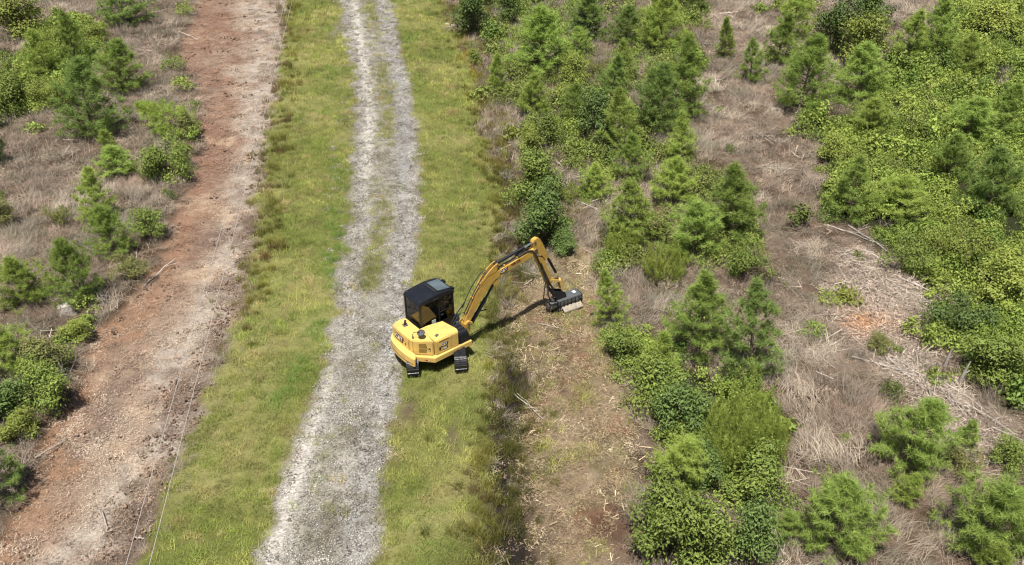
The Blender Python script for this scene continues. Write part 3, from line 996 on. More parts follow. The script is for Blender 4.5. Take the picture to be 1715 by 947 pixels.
def plant(kind, px, py_base, py_top, wpx, label, tone='mid', lean=(0, 0)):
    """One plant with its own base: where it stands, how tall and how wide are read off the photograph's perspective."""
    x, y = G(px, py_base)
    r = wpx / px_scale(x, y, 0.5) / 2
    y += 0.30 * r
    x = G(px, py_base)[0] * y / G(px, py_base)[1]
    h = max(0.35, height_at(y, py_top) * 1.0)
    bank = PINES if kind == 'pine_tree' else PLUMES if kind == 'feathery_weed' else BUSHES
    best = min(range(len(bank)), key=lambda i: abs(math.log((bank[i][1] / bank[i][0]) / (r / h))) + 0.35 * abs(math.log(bank[i][0] / h)) + 0.30 * random.random())
    bh, br, V, T, R, wood, cache = bank[best]
    mat = PINE_MATS[{'deep': 0, 'mid': 1, 'light': 2}[tone]] if kind == 'pine_tree' else LEAF_MATS['plume' if kind == 'feathery_weed' else tone]
    if mat.name not in cache:
        cache[mat.name] = mesh_np('crown' if kind == 'pine_tree' else 'foliage', V, tris=T, mat=mat, attrs={'rnd': R})
    e = bpy.data.objects.new(kind, None)
    COL.objects.link(e)
    e.empty_display_size = 0.3
    e.location = (x, y, hz(x, y) - 0.02)
    e.rotation_euler = (lean[0] + random.gauss(0, 0.06), lean[1] + random.gauss(0, 0.06), random.random() * 6.283)
    if lean != (0, 0):
        e.rotation_mode = 'XYZ'
        e.rotation_euler = (lean[0], lean[1], 0.3)
    rs = r * (1.12 if kind == 'pine_tree' else 1.05) / br
    e.scale = (rs * random.uniform(0.96, 1.06), rs * random.uniform(0.96, 1.06), h / bh)
    e['label'] = label
    e['category'] = {'pine_tree': 'pine', 'leafy_bush': 'bush', 'feathery_weed': 'weed'}[kind]
    e['group'] = {'pine_tree': 'young pines on the cut-over ground', 'leafy_bush': 'bushes among the pines', 'feathery_weed': 'tall feathery weeds'}[kind]
    link('crown' if kind == 'pine_tree' else 'foliage', cache[mat.name], e)
    link('trunk' if kind == 'pine_tree' else 'stems', wood, e)
    return e


P, B, FW = 'pine_tree', 'leafy_bush', 'feathery_weed'
PLANTS = [
    # left of the bulldozed strip, from the far end
    (B, 48, 66, -18, 78, 'yellow-green leafy bush at the top left corner', 'light'),
    (P, 212, 44, -38, 78, 'broad dark pine at the top edge left of the red dirt', 'deep'),
    (B, 98, 84, 40, 55, 'yellow-green bush between the two narrow dark pines at upper left', 'light'),
    (B, 168, 74, 38, 40, 'small yellowish bush below the broad dark pine at the top edge', 'light'),
    (P, 132, 118, 18, 52, 'narrow upright dark pine behind the biggest pine of the left side', 'mid'),
    (P, 86, 132, 48, 58, 'light green pine leftmost of the upper left cluster', 'light'),
    (P, 206, 158, 66, 78, 'rounded pine right of the biggest pine at upper left', 'mid'),
    (P, 160, 236, 100, 104, 'biggest dark pine of the left side, with a full crown', 'deep'),
    (B, 20, 190, 115, 112, 'wide bright leafy bush at the left edge, upper part', 'mid'),
    (B, 98, 182, 130, 66, 'yellow-green bush left of the biggest left pine', 'light'),
    (B, 4, 275, 205, 40, 'dark bush cut by the left edge below the bright leafy bush', 'dark'),
    (P, 182, 250, 214, 26, 'tiny bright pine sapling at the foot of the biggest left pine', 'light'),
    (P, 199, 296, 243, 58, 'low open pine sapling beside a bleached stick left of the strip', 'mid'),
    (B, 282, 300, 235, 92, 'leafy bush bulging onto the red dirt at the strip edge', 'mid'),
    (B, 318, 232, 190, 46, 'small brownish green bush at the end of the bent pine', 'olive'),
    (P, 168, 372, 284, 54, 'slender bright pine, upper one of the pair at mid left', 'light'),
    (P, 198, 432, 344, 62, 'slender bright pine, lower one of the pair at mid left', 'mid'),
    (B, 255, 406, 352, 48, 'compact bright bush at the edge of the orange dirt', 'mid'),
    (B, 222, 470, 430, 62, 'ragged bush under the slender pines beside the strip', 'olive'),
    (B, 14, 378, 330, 44, 'olive bush at the left edge amid dead grass', 'olive'),
    (B, 102, 380, 345, 42, 'faded olive bush alone in the dead grass at mid left', 'olive'),
    (P, 136, 510, 400, 72, 'bright green pine just above the sawn stump', 'mid'),
    (P, 48, 512, 430, 78, 'pale open pine at the left edge above the stump', 'light'),
    (B, 136, 572, 530, 46, 'small bright bush below the sawn stump', 'light'),
    (B, 96, 632, 565, 74, 'olive bush with bare grey stems below the stump', 'olive'),
    (P, 22, 640, 548, 84, 'bright pine at the left edge below the stump', 'light'),
    (B, 84, 692, 612, 78, 'bright leafy bush bordering the strip at lower left', 'mid'),
    (B, 22, 706, 640, 84, 'dark glossy bush at the left edge, lower left', 'dark'),
    (B, 40, 735, 690, 60, 'small yellow-green bush at the lower tip of the left bush row', 'light'),
    (P, 6, 842, 712, 84, 'dark pine cut by the left edge near the bottom, shading the dirt', 'deep'),
    # between the track and the dead grass corridor
    (B, 788, 62, -30, 68, 'tall dark bush at the top edge beside the track verge', 'dark'),
    (B, 858, 44, -25, 44, 'dark bush at the top edge between the tall bush and a pine', 'dark'),
    (B, 828, 64, 40, 26, 'small dark bush between the two tall dark bushes at the top', 'dark'),
    (P, 905, 128, 10, 98, 'large deep green pine at the top beside the verge scrub', 'mid'),
    (P, 985, 70, -25, 60, 'dark pine at the top edge behind a grey-green bush', 'deep'),
    (B, 974, 68, 18, 44, 'small grey-green bush in front of a pine at the top', 'grey'),
    (P, 973, 96, 44, 40, 'little bright pine below the grey-green bush', 'mid'),
    (B, 795, 104, 82, 22, 'tiny yellow bush on the verge edge below the tall dark bush', 'light'),
    (P, 832, 164, 86, 30, 'thin bright sapling alone in grey brush near the verge', 'light'),
    (P, 892, 196, 124, 50, 'yellowish pine sapling among leafy weeds beside the grey brush', 'light'),
    (B, 958, 150, 92, 48, 'light leafy bush between the large pine and the middle cluster', 'light'),
    (P, 1048, 76, 8, 58, 'dark pine at upper middle, left end of the dense cluster', 'deep'),
    (P, 1104, 92, -22, 74, 'tall light pine at the top of the dense middle cluster', 'light'),
    (P, 1042, 140, 64, 46, 'dull olive pine in the middle of the dense cluster', 'light'),
    (P, 1022, 168, 88, 48, 'narrow dark pine on the left face of the dense cluster', 'deep'),
    (P, 1136, 200, 58, 72, 'tall pine at the right side of the dense middle cluster', 'mid'),
    (P, 1094, 228, 108, 82, 'blue-green broad pine in front of the dense cluster', 'deep'),
    (P, 962, 210, 140, 52, 'dark soft pine left of the dense middle cluster', 'mid'),
    (B, 994, 242, 150, 68, 'dark glossy bush at the foot of the narrow dark pine', 'dark'),
    (P, 1036, 262, 142, 64, 'bright tall pine in front of the dark glossy bush', 'light'),
    (P, 1140, 274, 184, 42, 'slim pine below the tall right pine of the dense cluster', 'light'),
    (B, 888, 258, 205, 44, 'yellow-green bush in the verge scrub left of the dark glossy bush', 'light'),
    (B, 925, 250, 190, 60, 'loose leafy bush beside the yellow-green bush of the verge scrub', 'mid'),
    (B, 905, 340, 250, 84, 'tall bright leafy bush, upper half of the pair behind the boom', 'mid'),
    (B, 906, 410, 300, 92, 'tall dark glossy bush just behind the boom end', 'dark'),
    (B, 938, 424, 385, 46, 'small dark bush right of the boom end', 'dark'),
    (P, 990, 336, 276, 54, 'small round pine right of the tall bright leafy bush', 'light'),
    (P, 1056, 306, 218, 58, 'pine right of the small round pine, above the broad soft one', 'mid'),
    (P, 1050, 408, 298, 84, 'broad soft pine in the centre right scrub', 'light'),
    (P, 1124, 346, 262, 68, 'bright round pine beside the dead grass corridor', 'light'),
    (B, 1098, 405, 350, 50, 'olive bush between the broad soft pine and its neighbour', 'olive'),
    (P, 1160, 438, 334, 88, 'full dark pine below the bright round pine', 'mid'),
    (P, 1222, 412, 276, 92, 'tall full pine standing at the dead grass corridor', 'mid'),
    (FW, 1040, 434, 388, 54, 'olive feathery weed clump right of the fresh cut stubble', 'plume'),
    (FW, 1112, 470, 410, 70, 'pale feathery weed clump below the full dark pine', 'plume'),
    (B, 945, 345, 310, 40, 'light bush at the right flank of the dark glossy bush behind the boom', 'light'),
    (B, 890, 330, 290, 34, 'yellow-green bush in the verge scrub at the left flank of the glossy bush', 'light'),
    (B, 1000, 130, 100, 40, 'small olive bush between the large pine and the narrow dark pine', 'olive'),
    (B, 1242, 466, 410, 82, 'low tangled bush under the tall full pine', 'mid'),
    (P, 1022, 548, 452, 54, 'young pine just right of the mower head', 'light'),
    (P, 1168, 598, 452, 98, 'large dark pine, left one of the pair at right centre', 'mid'),
    (P, 1252, 632, 470, 104, 'large dark pine, right one of the pair at right centre', 'deep'),
    (B, 1048, 612, 552, 70, 'leafy bush at the upper corner of the mulched patch', 'mid'),
    (B, 1092, 668, 600, 84, 'leafy bush bordering the mulched patch, second from its upper corner', 'mid'),
    (B, 1126, 726, 650, 92, 'leafy bush bordering the mulched patch beside the feathery weeds', 'dark'),
    (P, 1100, 640, 560, 56, 'soft small pine rising from the bush row by the mulched patch', 'light'),
    (B, 1252, 660, 610, 60, 'small bush at the foot of the large dark pine pair', 'mid'),
    (FW, 1222, 790, 652, 104, 'tall feathery weed clump at lower right centre, the larger one', 'plume'),
    (FW, 1290, 780, 680, 56, 'feathery weed clump right beside the larger one', 'plume'),
    (B, 1250, 830, 748, 108, 'bright leafy bush in front of the feathery weeds', 'mid'),
    (B, 1165, 815, 745, 70, 'dark leafy bush between the light pine and the feathery weeds', 'dark'),
    (P, 1130, 822, 730, 88, 'light feathery pine by the lower end of the mulched patch', 'light'),
    (B, 1092, 930, 812, 108, 'big bright bush at the bottom edge by the bare brown soil', 'mid'),
    (B, 1172, 965, 835, 128, 'biggest bush at the bottom edge, in the middle of three', 'mid'),
    (B, 1252, 960, 858, 92, 'bush at the bottom edge, rightmost of three', 'dark'),
    # right of the corridor
    (P, 1214, 98, 27, 28, 'thin bright pine alone in the dead grass at the top', 'light'),
    (P, 1163, 25, -30, 40, 'dark pine at the top edge above the dead grass corridor', 'deep'),
    (P, 1300, 108, 18, 48, 'narrow pine behind the large pine at upper right', 'mid'),
    (P, 1256, 136, 60, 44, 'small pine at the right border of the dead grass, upper part', 'mid'),
    (P, 1320, 70, -20, 60, 'olive green pine at the top edge left of the dark bushes', 'light'),
    (P, 1336, 192, 56, 90, 'large pine with clear whorls at upper right by a pale log', 'mid'),
    (B, 1395, 95, -5, 70, 'tall dark bush at upper right, the left one of two', 'dark'),
    (B, 1455, 66, -30, 74, 'tall dark bush at upper right, the right one of two', 'dark'),
    (B, 1440, 122, 25, 84, 'yellow-green leafy bush in front of the two dark bushes', 'light'),
    (P, 1432, 174, 70, 84, 'broad pine below the yellow-green bush at upper right', 'mid'),
    (P, 1512, 104, 8, 54, 'light narrow pine, left one of two side by side at top right', 'light'),
    (P, 1562, 98, -12, 60, 'pine right of the light narrow one at top right', 'mid'),
    (P, 1610, 126, 56, 52, 'small soft pine in the leafy cover at top right', 'light'),
    (B, 1660, 70, 0, 80, 'yellow-green bush at the top right corner', 'light'),
    (P, 1455, 234, 162, 68, 'soft light pine in the leafy cover under the broad pine', 'light'),
    (P, 1352, 208, 172, 28, 'tiny pine by the reddish debris under the large pine', 'mid'),
    (P, 1612, 242, 160, 80, 'hazy green pine in the middle of the right leafy cover', 'mid'),
    (P, 1668, 236, 138, 66, 'hazy green pine at the right edge of the leafy cover', 'mid'),
    (P, 1586, 306, 224, 62, 'round pine in the leafy cover left of the big right edge pine', 'mid'),
    (P, 1652, 362, 244, 84, 'big blue-green pine at the right edge', 'deep'),
    (P, 1418, 372, 260, 66, 'upright pine at the left border of the right leafy cover', 'mid'),
    (P, 1490, 368, 292, 80, 'wide pine right beside the upright border pine', 'light'),
    (B, 1390, 278, 225, 50, 'bright bush by the chip littered ground at upper right', 'light'),
    (B, 1520, 460, 400, 84, 'leafy bush at the edge of the upper stick pile', 'mid'),
    (B, 1600, 560, 505, 104, 'dark leafy bush right of the orange bare soil', 'dark'),
    (B, 1660, 640, 560, 90, 'leafy bush at the right edge above the long sticks', 'mid'),
    (B, 1580, 450, 380, 90, 'yellow-green leafy bush in the right cover below the pines', 'light'),
    (B, 1660, 500, 425, 90, 'yellow-green leafy bush at the right edge, middle height', 'light'),
    (B, 1465, 595, 560, 36, 'small weedy bush at the head of the stick pile', 'olive'),
    (P, 1506, 790, 666, 114, 'large solitary pine in the dead grass at lower right', 'mid'),
    (P, 1612, 752, 704, 34, 'small round pine below the long sticks', 'mid'),
    (P, 1508, 848, 794, 46, 'small pine below the large solitary one', 'light'),
    (B, 1598, 796, 752, 62, 'ragged olive bush right of the large solitary pine', 'olive'),
    (B, 1680, 790, 735, 56, 'leafy bush at the right edge below the long sticks', 'mid'),
    (P, 1392, 926, 806, 124, 'broad bright pine near the bottom edge right of the bushes', 'mid'),
    (P, 1316, 905, 858, 52, 'small pine touching the broad bright one at the bottom', 'mid'),
    (P, 1642, 918, 788, 126, 'broad pine near the bottom right corner', 'mid'),
    (B, 1440, 936, 900, 36, 'small leafy bush at the bottom edge under the broad bright pine', 'mid'),
    (P, 1655, 965, 905, 54, 'small pine at the bottom right corner', 'light'),
]
for row in PLANTS:
    kind, px, pb, pt, w, label, tone = row
    plant(kind, px, pb, pt, w, label, tone)
# the bent-over sapling: pushed flat toward the pines by the bulldozer
bent = plant(P, 300, 236, 130, 64, 'bright sapling pushed over toward the left, lying across the strip edge', 'light')
bx_, by_ = G(322, 232)
bent.location = (bx_, by_, hz(bx_, by_) + 0.35)
bent.rotation_euler = (math.radians(-18), math.radians(-66), 0)

# ------------------------------------------------------------------ wires, stump, sticks
def solid(name, wood, mat, parent=None, **props):
    return link(name, mesh_np(name, wood.V, quads=wood.Q, mat=mat, smooth=True), parent, **props)


M_WIRE = plain('aluminium_wire', (0.42, 0.37, 0.33), 0.55, 0.3, var=0.1)
WIRE_Z = 11.0
for pts, label in (([(478, 0), (412.5, 240), (351, 480), (286, 707), (218, 943)], 'left one of the two thin pale overhead wires along the dirt strip'),
                   ([(490, 0), (430, 240), (376, 480), (317.5, 707), (258, 943)], 'right one of the two thin pale overhead wires along the dirt strip')):
    P_ = np.array([G(px, py, WIRE_Z) for px, py in pts])
    k = np.polyfit(P_[:, 1], P_[:, 0], 1)
    w = Wood()
    w.tube([(k[0] * y + k[1], y, WIRE_Z + 0.25 * ((y - 40) / 40) ** 2) for y in np.linspace(-30, 130, 60)], [0.0052] * 60, 5)
    solid('overhead_wire', w, M_WIRE, label=label, category='wire', group='overhead wires along the dirt strip')
a, b = G(229, 907, WIRE_Z), G(244, 908.5, WIRE_Z)
w = Wood()
w.tube([(a[0] - 0.01, a[1], WIRE_Z + 0.085), (b[0], b[1], WIRE_Z + 0.075)], [0.007, 0.007], 5)
solid('wire_stub', w, M_WIRE, label='short bar clamped on the left wire near the bottom edge', category='bar')

# sawn stump
x, y = G(118, 520)
st = bpy.data.objects.new('tree_stump', None)
COL.objects.link(st)
st.location = (x, y, hz(x, y))
st['label'], st['category'] = 'grey sawn tree stump with a pale cut face left of the dirt strip', 'stump'
r = np.random.default_rng(9)
w = Wood()
n, ring = 18, []
prof = 1 + 0.12 * np.sin(np.arange(n) * 1.7) + r.normal(size=n) * 0.05
V, Q = [], []
for zz, rr in ((-0.1, 0.46), (0.08, 0.38), (0.25, 0.30), (0.38, 0.285)):
    for k in range(n):
        t = 6.2832 * k / n
        fl = 1 + (prof[k] - 1) * (2.2 if zz < 0.1 else 1)
        V.append((rr * fl * math.cos(t), rr * fl * math.sin(t), zz + 0.06 * math.cos(t) * (zz > 0.2)))
for i in range(3):
    for k in range(n):
        Q.append((i * n + k, i * n + (k + 1) % n, (i + 1) * n + (k + 1) % n, (i + 1) * n + k))
link('bark_side', mesh_np('bark_side', V, quads=Q, mat=M_GREYWOOD), st)
Vc = [(0.275 * prof[k] * math.cos(6.2832 * k / n), 0.275 * prof[k] * math.sin(6.2832 * k / n), 0.386 + 0.06 * math.cos(6.2832 * k / n)) for k in range(n)] + [(0, 0, 0.39)]
m, nt, N, L, bs = new_mat('cut_wood')
tc = N.new('ShaderNodeTexCoord')
wv = N.new('ShaderNodeTexWave')
wv.wave_type, wv.rings_direction = 'RINGS', 'Z'
wv.inputs['Scale'].default_value = 9
wv.inputs['Distortion'].default_value = 2.5
L.new(tc.outputs['Object'], wv.inputs['Vector'])
cr = N.new('ShaderNodeValToRGB')
cr.color_ramp.elements[0].color = (0.28, 0.25, 0.22, 1)
cr.color_ramp.elements[1].color = (0.45, 0.42, 0.37, 1)
L.new(wv.outputs['Fac'], cr.inputs[0])
L.new(cr.outputs[0], bs.inputs['Base Color'])
bs.inputs['Roughness'].default_value = 0.9
link('cut_face', mesh_np('cut_face', Vc, tris=[(k, (k + 1) % n, n) for k in range(n)], mat=m), st)


def stick(p0, p1, rad, label, mat=M_PALEWOOD, name='fallen_branch', cat='branch', group='bleached sticks on the ground', twigs=2, lift=0.06, crook=0.028):
    a, b = G(*p0), G(*p1)
    A = np.array([a[0], a[1], hz(*a) + lift])
    B_ = np.array([b[0], b[1], hz(*b) + lift * 1.6])
    L_ = np.linalg.norm(B_ - A)
    n = 7
    pts = []
    for i in range(n):
        f = i / (n - 1)
        p = A + (B_ - A) * f + np.append(RNG.normal(size=2) * crook * L_ * 0.35 * (0 < i < n - 1), 0)
        p[2] = max(p[2] + (0.05 * L_ * 0.3 * math.sin(f * 3.14)), hz(p[0], p[1]) + rad * 0.8)
        pts.append(p)
    w = Wood()
    w.tube(pts, [rad * (1 - 0.55 * i / (n - 1)) for i in range(n)], 6)
    for _ in range(twigs):
        i = RNG.integers(2, n - 1)
        d = (B_ - A) / L_ * 0.7 + RNG.normal(size=3) * np.array([0.5, 0.5, 0.15]) + np.array([0, 0, 0.15])
        w.tube([pts[i], pts[i] + d * L_ * 0.16, pts[i] + d * L_ * 0.26], [rad * 0.45, rad * 0.3, rad * 0.15], 4)
    o = link(name, None) if False else None
    c = np.mean(pts, axis=0)
    me = mesh_np(name, np.array(w.V) - c, quads=w.Q, mat=mat, smooth=True)
    o = link(name, me, label=label, category=cat, group=group)
    o.location = c
    return o


STICKS = [
    ((1380, 378), (1480, 415), 0.035, 'long pale stick at the foot of the leafy cover, upper stick pile'),
    ((1420, 380), (1506, 440), 0.045, 'thick grey branch curving along the upper edge of the chip ground'),
    ((1412, 428), (1432, 436), 0.06, 'short pale billet left of the upper stick pile'),
    ((1505, 466), (1560, 490), 0.06, 'thick bleached log piece above the orange soil'),
    ((1566, 480), (1594, 493), 0.06, 'pale log end beside the leafy cover, right of the thick log piece'),
    ((1600, 500), (1640, 512), 0.06, 'grey log lying in the gap of the leafy cover at right'),
    ((1530, 455), (1590, 492), 0.03, 'thin grey stick above the thick bleached log piece'),
    ((1345, 287), (1378, 340), 0.022, 'thin curved twig at the upper left of the chip ground'),
    ((1372, 292), (1390, 328), 0.022, 'thin curved twig next to the upright border pine'),
    ((1286, 283), (1336, 287), 0.022, 'thin pale twig lying level in the dead grass corridor'),
    ((1426, 600), (1530, 633), 0.028, 'long thin stick reaching left out of the lower pile'),
    ((1472, 594), (1545, 655), 0.038, 'pale pole crossing the lower stick pile downward'),
    ((1478, 602), (1524, 614), 0.05, 'thick bleached pole at the top of the lower stick pile'),
    ((1474, 612), (1528, 634), 0.04, 'second bleached pole of the lower stick pile'),
    ((1482, 596), (1535, 618), 0.03, 'grey stick lying behind the bleached poles'),
    ((1548, 630), (1632, 706), 0.035, 'long stick running down from the lower pile to the right edge'),
    ((1555, 628), (1660, 700), 0.03, 'long stick right beside the one from the lower pile to the edge'),
    ((1636, 692), (1702, 734), 0.045, 'bleached pole at the right edge above the small round pine'),
    ((1580, 660), (1618, 702), 0.025, 'thin grey stick in the run of long sticks'),
    ((1476, 684), (1522, 646), 0.022, 'thin twig slanting the other way below the lower pile'),
    ((1490, 610), (1560, 668), 0.035, 'grey pole in the middle of the lower stick pile'),
    ((1500, 604), (1550, 640), 0.03, 'pale slat like stick on top of the lower stick pile'),
    ((1560, 636), (1600, 690), 0.03, 'grey stick hugging the chip ground in the run to the right edge'),
    ((1600, 668), (1690, 728), 0.04, 'bleached pole lying along the run of sticks, nearest the leafy bush'),
    ((1445, 420), (1500, 452), 0.04, 'pale branch at the top of the upper stick pile'),
    ((1472, 412), (1512, 450), 0.03, 'thin grey branch beside the leafy bush of the upper stick pile'),
    ((1485, 470), (1530, 500), 0.035, 'pale splintered branch across the chip ground'),
    ((1540, 500), (1578, 530), 0.03, 'short grey branch at the lower end of the upper stick pile'),
    ((1352, 585), (1398, 622), 0.02, 'thin stick in the dead grass left of the lower pile'),
    ((1660, 720), (1712, 742), 0.04, 'bleached stick cut by the right edge'),
    ((1288, 182), (1312, 190), 0.07, 'short pale log at the foot of the whorled pine'),
    ((862, 650), (910, 702), 0.022, 'thin straw coloured stick by the ditch below the machine'),
    ((866, 648), (896, 682), 0.016, 'thinner stick next to the straw coloured one by the ditch'),
    ((962, 408), (1000, 436), 0.02, 'forked white twig on the cut stubble behind the mower'),
    ((905, 545), (940, 556), 0.02, 'flattened pale stalks on the mulched patch'),
    ((228, 458), (232, 415), 0.02, 'pale bare stalk leaning beside the ragged bush'),
    ((240, 475), (294, 432), 0.035, 'dark branch at the left edge of the dirt strip'),
    ((228, 60), (250, 72), 0.025, 'white curved twig in grey brush at upper left'),
    ((208, 58), (218, 60), 0.03, 'short white stick in the brush at upper left'),
    ((300, 55), (332, 66), 0.04, 'pale split branch at the top of the dirt strip'),
    ((218, 262), (236, 268), 0.04, 'bleached stick by the low open pine'),
    ((60, 770), (110, 735), 0.03, 'pale stick at the edge of the dirt strip, lower left'),
    ((178, 880), (168, 850), 0.03, 'grey stick on the dirt strip near the bottom'),
    ((930, 400), (1000, 372), 0.02, 'thin bare branch over the weeds behind the boom end'),
]
for p0, p1, rad, label in STICKS:
    stick(p0, p1, rad, label, mat=M_PALEWOOD if RNG.random() < 0.6 else M_GREYWOOD)

# splintered standing snags at the right
for (px, py, top, lean, label) in ((1582, 615, 586, 0.05, 'thin grey broken stub standing left in front of the right bushes'),
                                   (1607, 642, 606, 0.12, 'pale splintered stub standing under the right bushes')):
    x, y = G(px, py)
    h = height_at(y, top)
    w = Wood()
    w.tube([(0, 0, -0.1), (lean * 0.3, 0, h * 0.5), (lean, 0.02, h)], [0.075, 0.055, 0.02], 7)
    w.tube([(lean * 0.3, 0, h * 0.45), (lean * 0.3 + 0.14, -0.05, h * 0.62)], [0.04, 0.015], 5)
    o = solid('tree_snag', w, M_GREYWOOD, label=label, category='snag')
    o.location = (x, y, hz(x, y))

# bare twiggy bushes
for k, (px, py, h, label) in enumerate(((108, 640, 1.1, 'bare grey twiggy shrub within the bushes below the stump'), (176, 510, 0.8, 'bare twiggy shrub beside the strip right of the stump'),
                                        (1560, 440, 0.9, 'bare grey shrub in the right leafy cover above the log'), (1645, 100, 1.0, 'bare grey brush at the top right edge'),
                                        (1608, 155, 0.9, 'thin bare stems in the leafy cover at upper right'), (880, 225, 1.0, 'bare grey brush by the verge left of the dark glossy bush'),
                                        (850, 300, 0.8, 'bare grey shrub beside the ditch right of the track'), (868, 385, 0.8, 'bare pale stalks beside the ditch just left of the boom end'),
                                        (330, 25, 0.9, 'bare grey shrub at the top left of the dirt strip'), (985, 165, 0.7, 'bare stems below the light leafy bush'))):
    x, y = G(px, py)
    o = solid('bare_shrub', twig_meshes(400 + k, 0.5, h, 16), M_GREYWOOD, label=label, category='shrub', group='bare shrubs')
    o.location = (x, y, hz(x, y))

# lumps of limestone and soil
for k, (px, py, s_, label) in enumerate(((1300, 186, 0.26, 'pale stone beside the short log under the whorled pine'),                                          (102, 516, 0.22, 'grey broken lump left of the sawn stump'))):
    bm = bmesh.new()
    bmesh.ops.create_icosphere(bm, subdivisions=2, radius=s_)
    rr = random.Random(k)
    for v in bm.verts:
        v.co = Vector((v.co.x * 1.2, v.co.y * 0.9, v.co.z * 0.6)) * (1 + rr.uniform(-0.2, 0.2))
    me = bpy.data.meshes.new('stone')
    bm.to_mesh(me)
    bm.free()
    me.materials.append(M_PALEWOOD)
    x, y = G(px, py)
    o = link('stone', me, label=label, category='stone')
    o.location = (x, y, hz(x, y) + s_ * 0.2)

# ------------------------------------------------------------------ the excavator
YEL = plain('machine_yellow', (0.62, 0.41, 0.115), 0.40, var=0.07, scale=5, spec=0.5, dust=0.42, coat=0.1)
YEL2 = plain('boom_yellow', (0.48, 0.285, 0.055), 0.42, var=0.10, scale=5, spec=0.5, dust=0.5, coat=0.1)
BLK = plain('black_paint', (0.008, 0.009, 0.012), 0.38, var=0.2, scale=6, spec=0.4, dust=0.03)
DARK = plain('dark_plastic', (0.013, 0.013, 0.015), 0.55, var=0.2, scale=8, spec=0.4, dust=0.06)
RUB = plain('track_steel', (0.012, 0.012, 0.013), 0.36, 0.2, var=0.5, scale=12, spec=0.7, dust=0.14, bump=0.4)
STEEL = plain('worn_steel', (0.16, 0.15, 0.14), 0.5, 0.6, var=0.4, scale=9, spec=0.5, dust=0.5)
CHROME = plain('chrome_rod', (0.80, 0.80, 0.80), 0.18, 1.0, var=0.05)
SEAT = plain('seat_fabric', (0.05, 0.05, 0.055), 0.8, var=0.2)
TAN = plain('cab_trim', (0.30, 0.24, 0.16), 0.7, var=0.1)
GREY = plain('head_grey', (0.075, 0.082, 0.085), 0.5, 0.1, var=0.25, scale=8, dust=0.35)
TANST = plain('dusty_roller', (0.26, 0.225, 0.17), 0.85, var=0.3, scale=10)
WHITE = plain('white_print', (0.62, 0.62, 0.60), 0.5, var=0.03)
PALEG = plain('pale_notice', (0.45, 0.52, 0.46), 0.5, var=0.05)
DKRED = plain('dark_red_print', (0.070, 0.012, 0.012), 0.5, var=0.05)
YTRI = plain('yellow_print', (0.80, 0.50, 0.04), 0.5, var=0.03)
MIRR = plain('mirror_back', (0.035, 0.035, 0.04), 0.6, var=0.1)
BRNP = plain('louvre_shadow_paint', (0.17, 0.10, 0.022), 0.6, var=0.1)
REDL = plain('red_reflector', (0.45, 0.03, 0.02), 0.3, var=0.05)
HOSE = plain('rubber_hose', (0.02, 0.02, 0.02), 0.5, var=0.2, dust=0.3)

m, nt, N, L, b_ = new_mat('tinted_glass')
tr = N.new('ShaderNodeBsdfTransparent')
tr.inputs['Color'].default_value = (0.74, 0.80, 0.76, 1)
gl = N.new('ShaderNodeBsdfGlossy')
gl.inputs['Roughness'].default_value = 0.02
fr = N.new('ShaderNodeFresnel')
fr.inputs['IOR'].default_value = 1.75
mxs = N.new('ShaderNodeMixShader')
L.new(fr.outputs[0], mxs.inputs[0])
L.new(tr.outputs[0], mxs.inputs[1])
L.new(gl.outputs[0], mxs.inputs[2])
L.new(mxs.outputs[0], N['Material Output'].inputs['Surface'])
GLASS = m


class MB:
    """Collects solid shapes for one part and links them as one mesh object."""
    def __init__(self):
        self.bm = bmesh.new()

    def prism(self, poly, lo, hi, axis='z', bevel=0.0, top=None):
        """poly in the plane across axis; top: a second outline for the far end."""
        def P3(p, t):
            return {'z': (p[0], p[1], t), 'y': (p[0], t, p[1]), 'x': (t, p[0], p[1])}[axis]
        a = [self.bm.verts.new(P3(p, lo)) for p in poly]
        c = [self.bm.verts.new(P3(p, hi)) for p in (top or poly)]
        n = len(poly)
        fs = [self.bm.faces.new(a[::-1]), self.bm.faces.new(c)]
        for i in range(n):
            fs.append(self.bm.faces.new((a[i], a[(i + 1) % n], c[(i + 1) % n], c[i])))
        if bevel:
            es = list({e for f in fs for e in f.edges})
            bmesh.ops.bevel(self.bm, geom=es, offset=bevel, segments=2, affect='EDGES', clamp_overlap=True)
        return self

    def box(self, x0, x1, y0, y1, z0, z1, bevel=0.012):
        return self.prism([(x0, y0), (x1, y0), (x1, y1), (x0, y1)], z0, z1, 'z', bevel)

    def cyl(self, p0, p1, r, n=14, r2=None):
        p0, p1 = Vector(p0), Vector(p1)
        d = p1 - p0
        M = Matrix.Translation((p0 + p1) / 2) @ d.to_track_quat('Z', 'Y').to_matrix().to_4x4()
        bmesh.ops.create_cone(self.bm, cap_ends=True, segments=n, radius1=r, radius2=r if r2 is None else r2, depth=d.length, matrix=M)
        return self

    def tube(self, path, r, n=8):
        v, q = tube_np(path, [r] * len(path), n)
        bv = [self.bm.verts.new(tuple(p)) for p in v]
        for f in q:
            self.bm.faces.new([bv[i] for i in f])
        return self

    def build(self, name, mat, parent, M=None, smooth=False, label=None):
        bmesh.ops.recalc_face_normals(self.bm, faces=self.bm.faces[:])
        if M is not None:
            self.bm.transform(M)
        me = bpy.data.meshes.new(name)
        self.bm.to_mesh(me)
        self.bm.free()
        me.materials.append(mat)
        if smooth:
            for p in me.polygons:
                p.use_smooth = True
        o = link(name, me, parent)
        if label:
            o['label'] = label
        return o


HD = 0.874
ex = bpy.data.objects.new('excavator', None)
COL.objects.link(ex)
ex.location = (MX, MY, 0)
ex.rotation_euler = (0, 0, math.pi / 2 - HD)
ex['label'] = 'yellow compact excavator with black cab and boom holding a mower head'
ex['category'] = 'excavator'

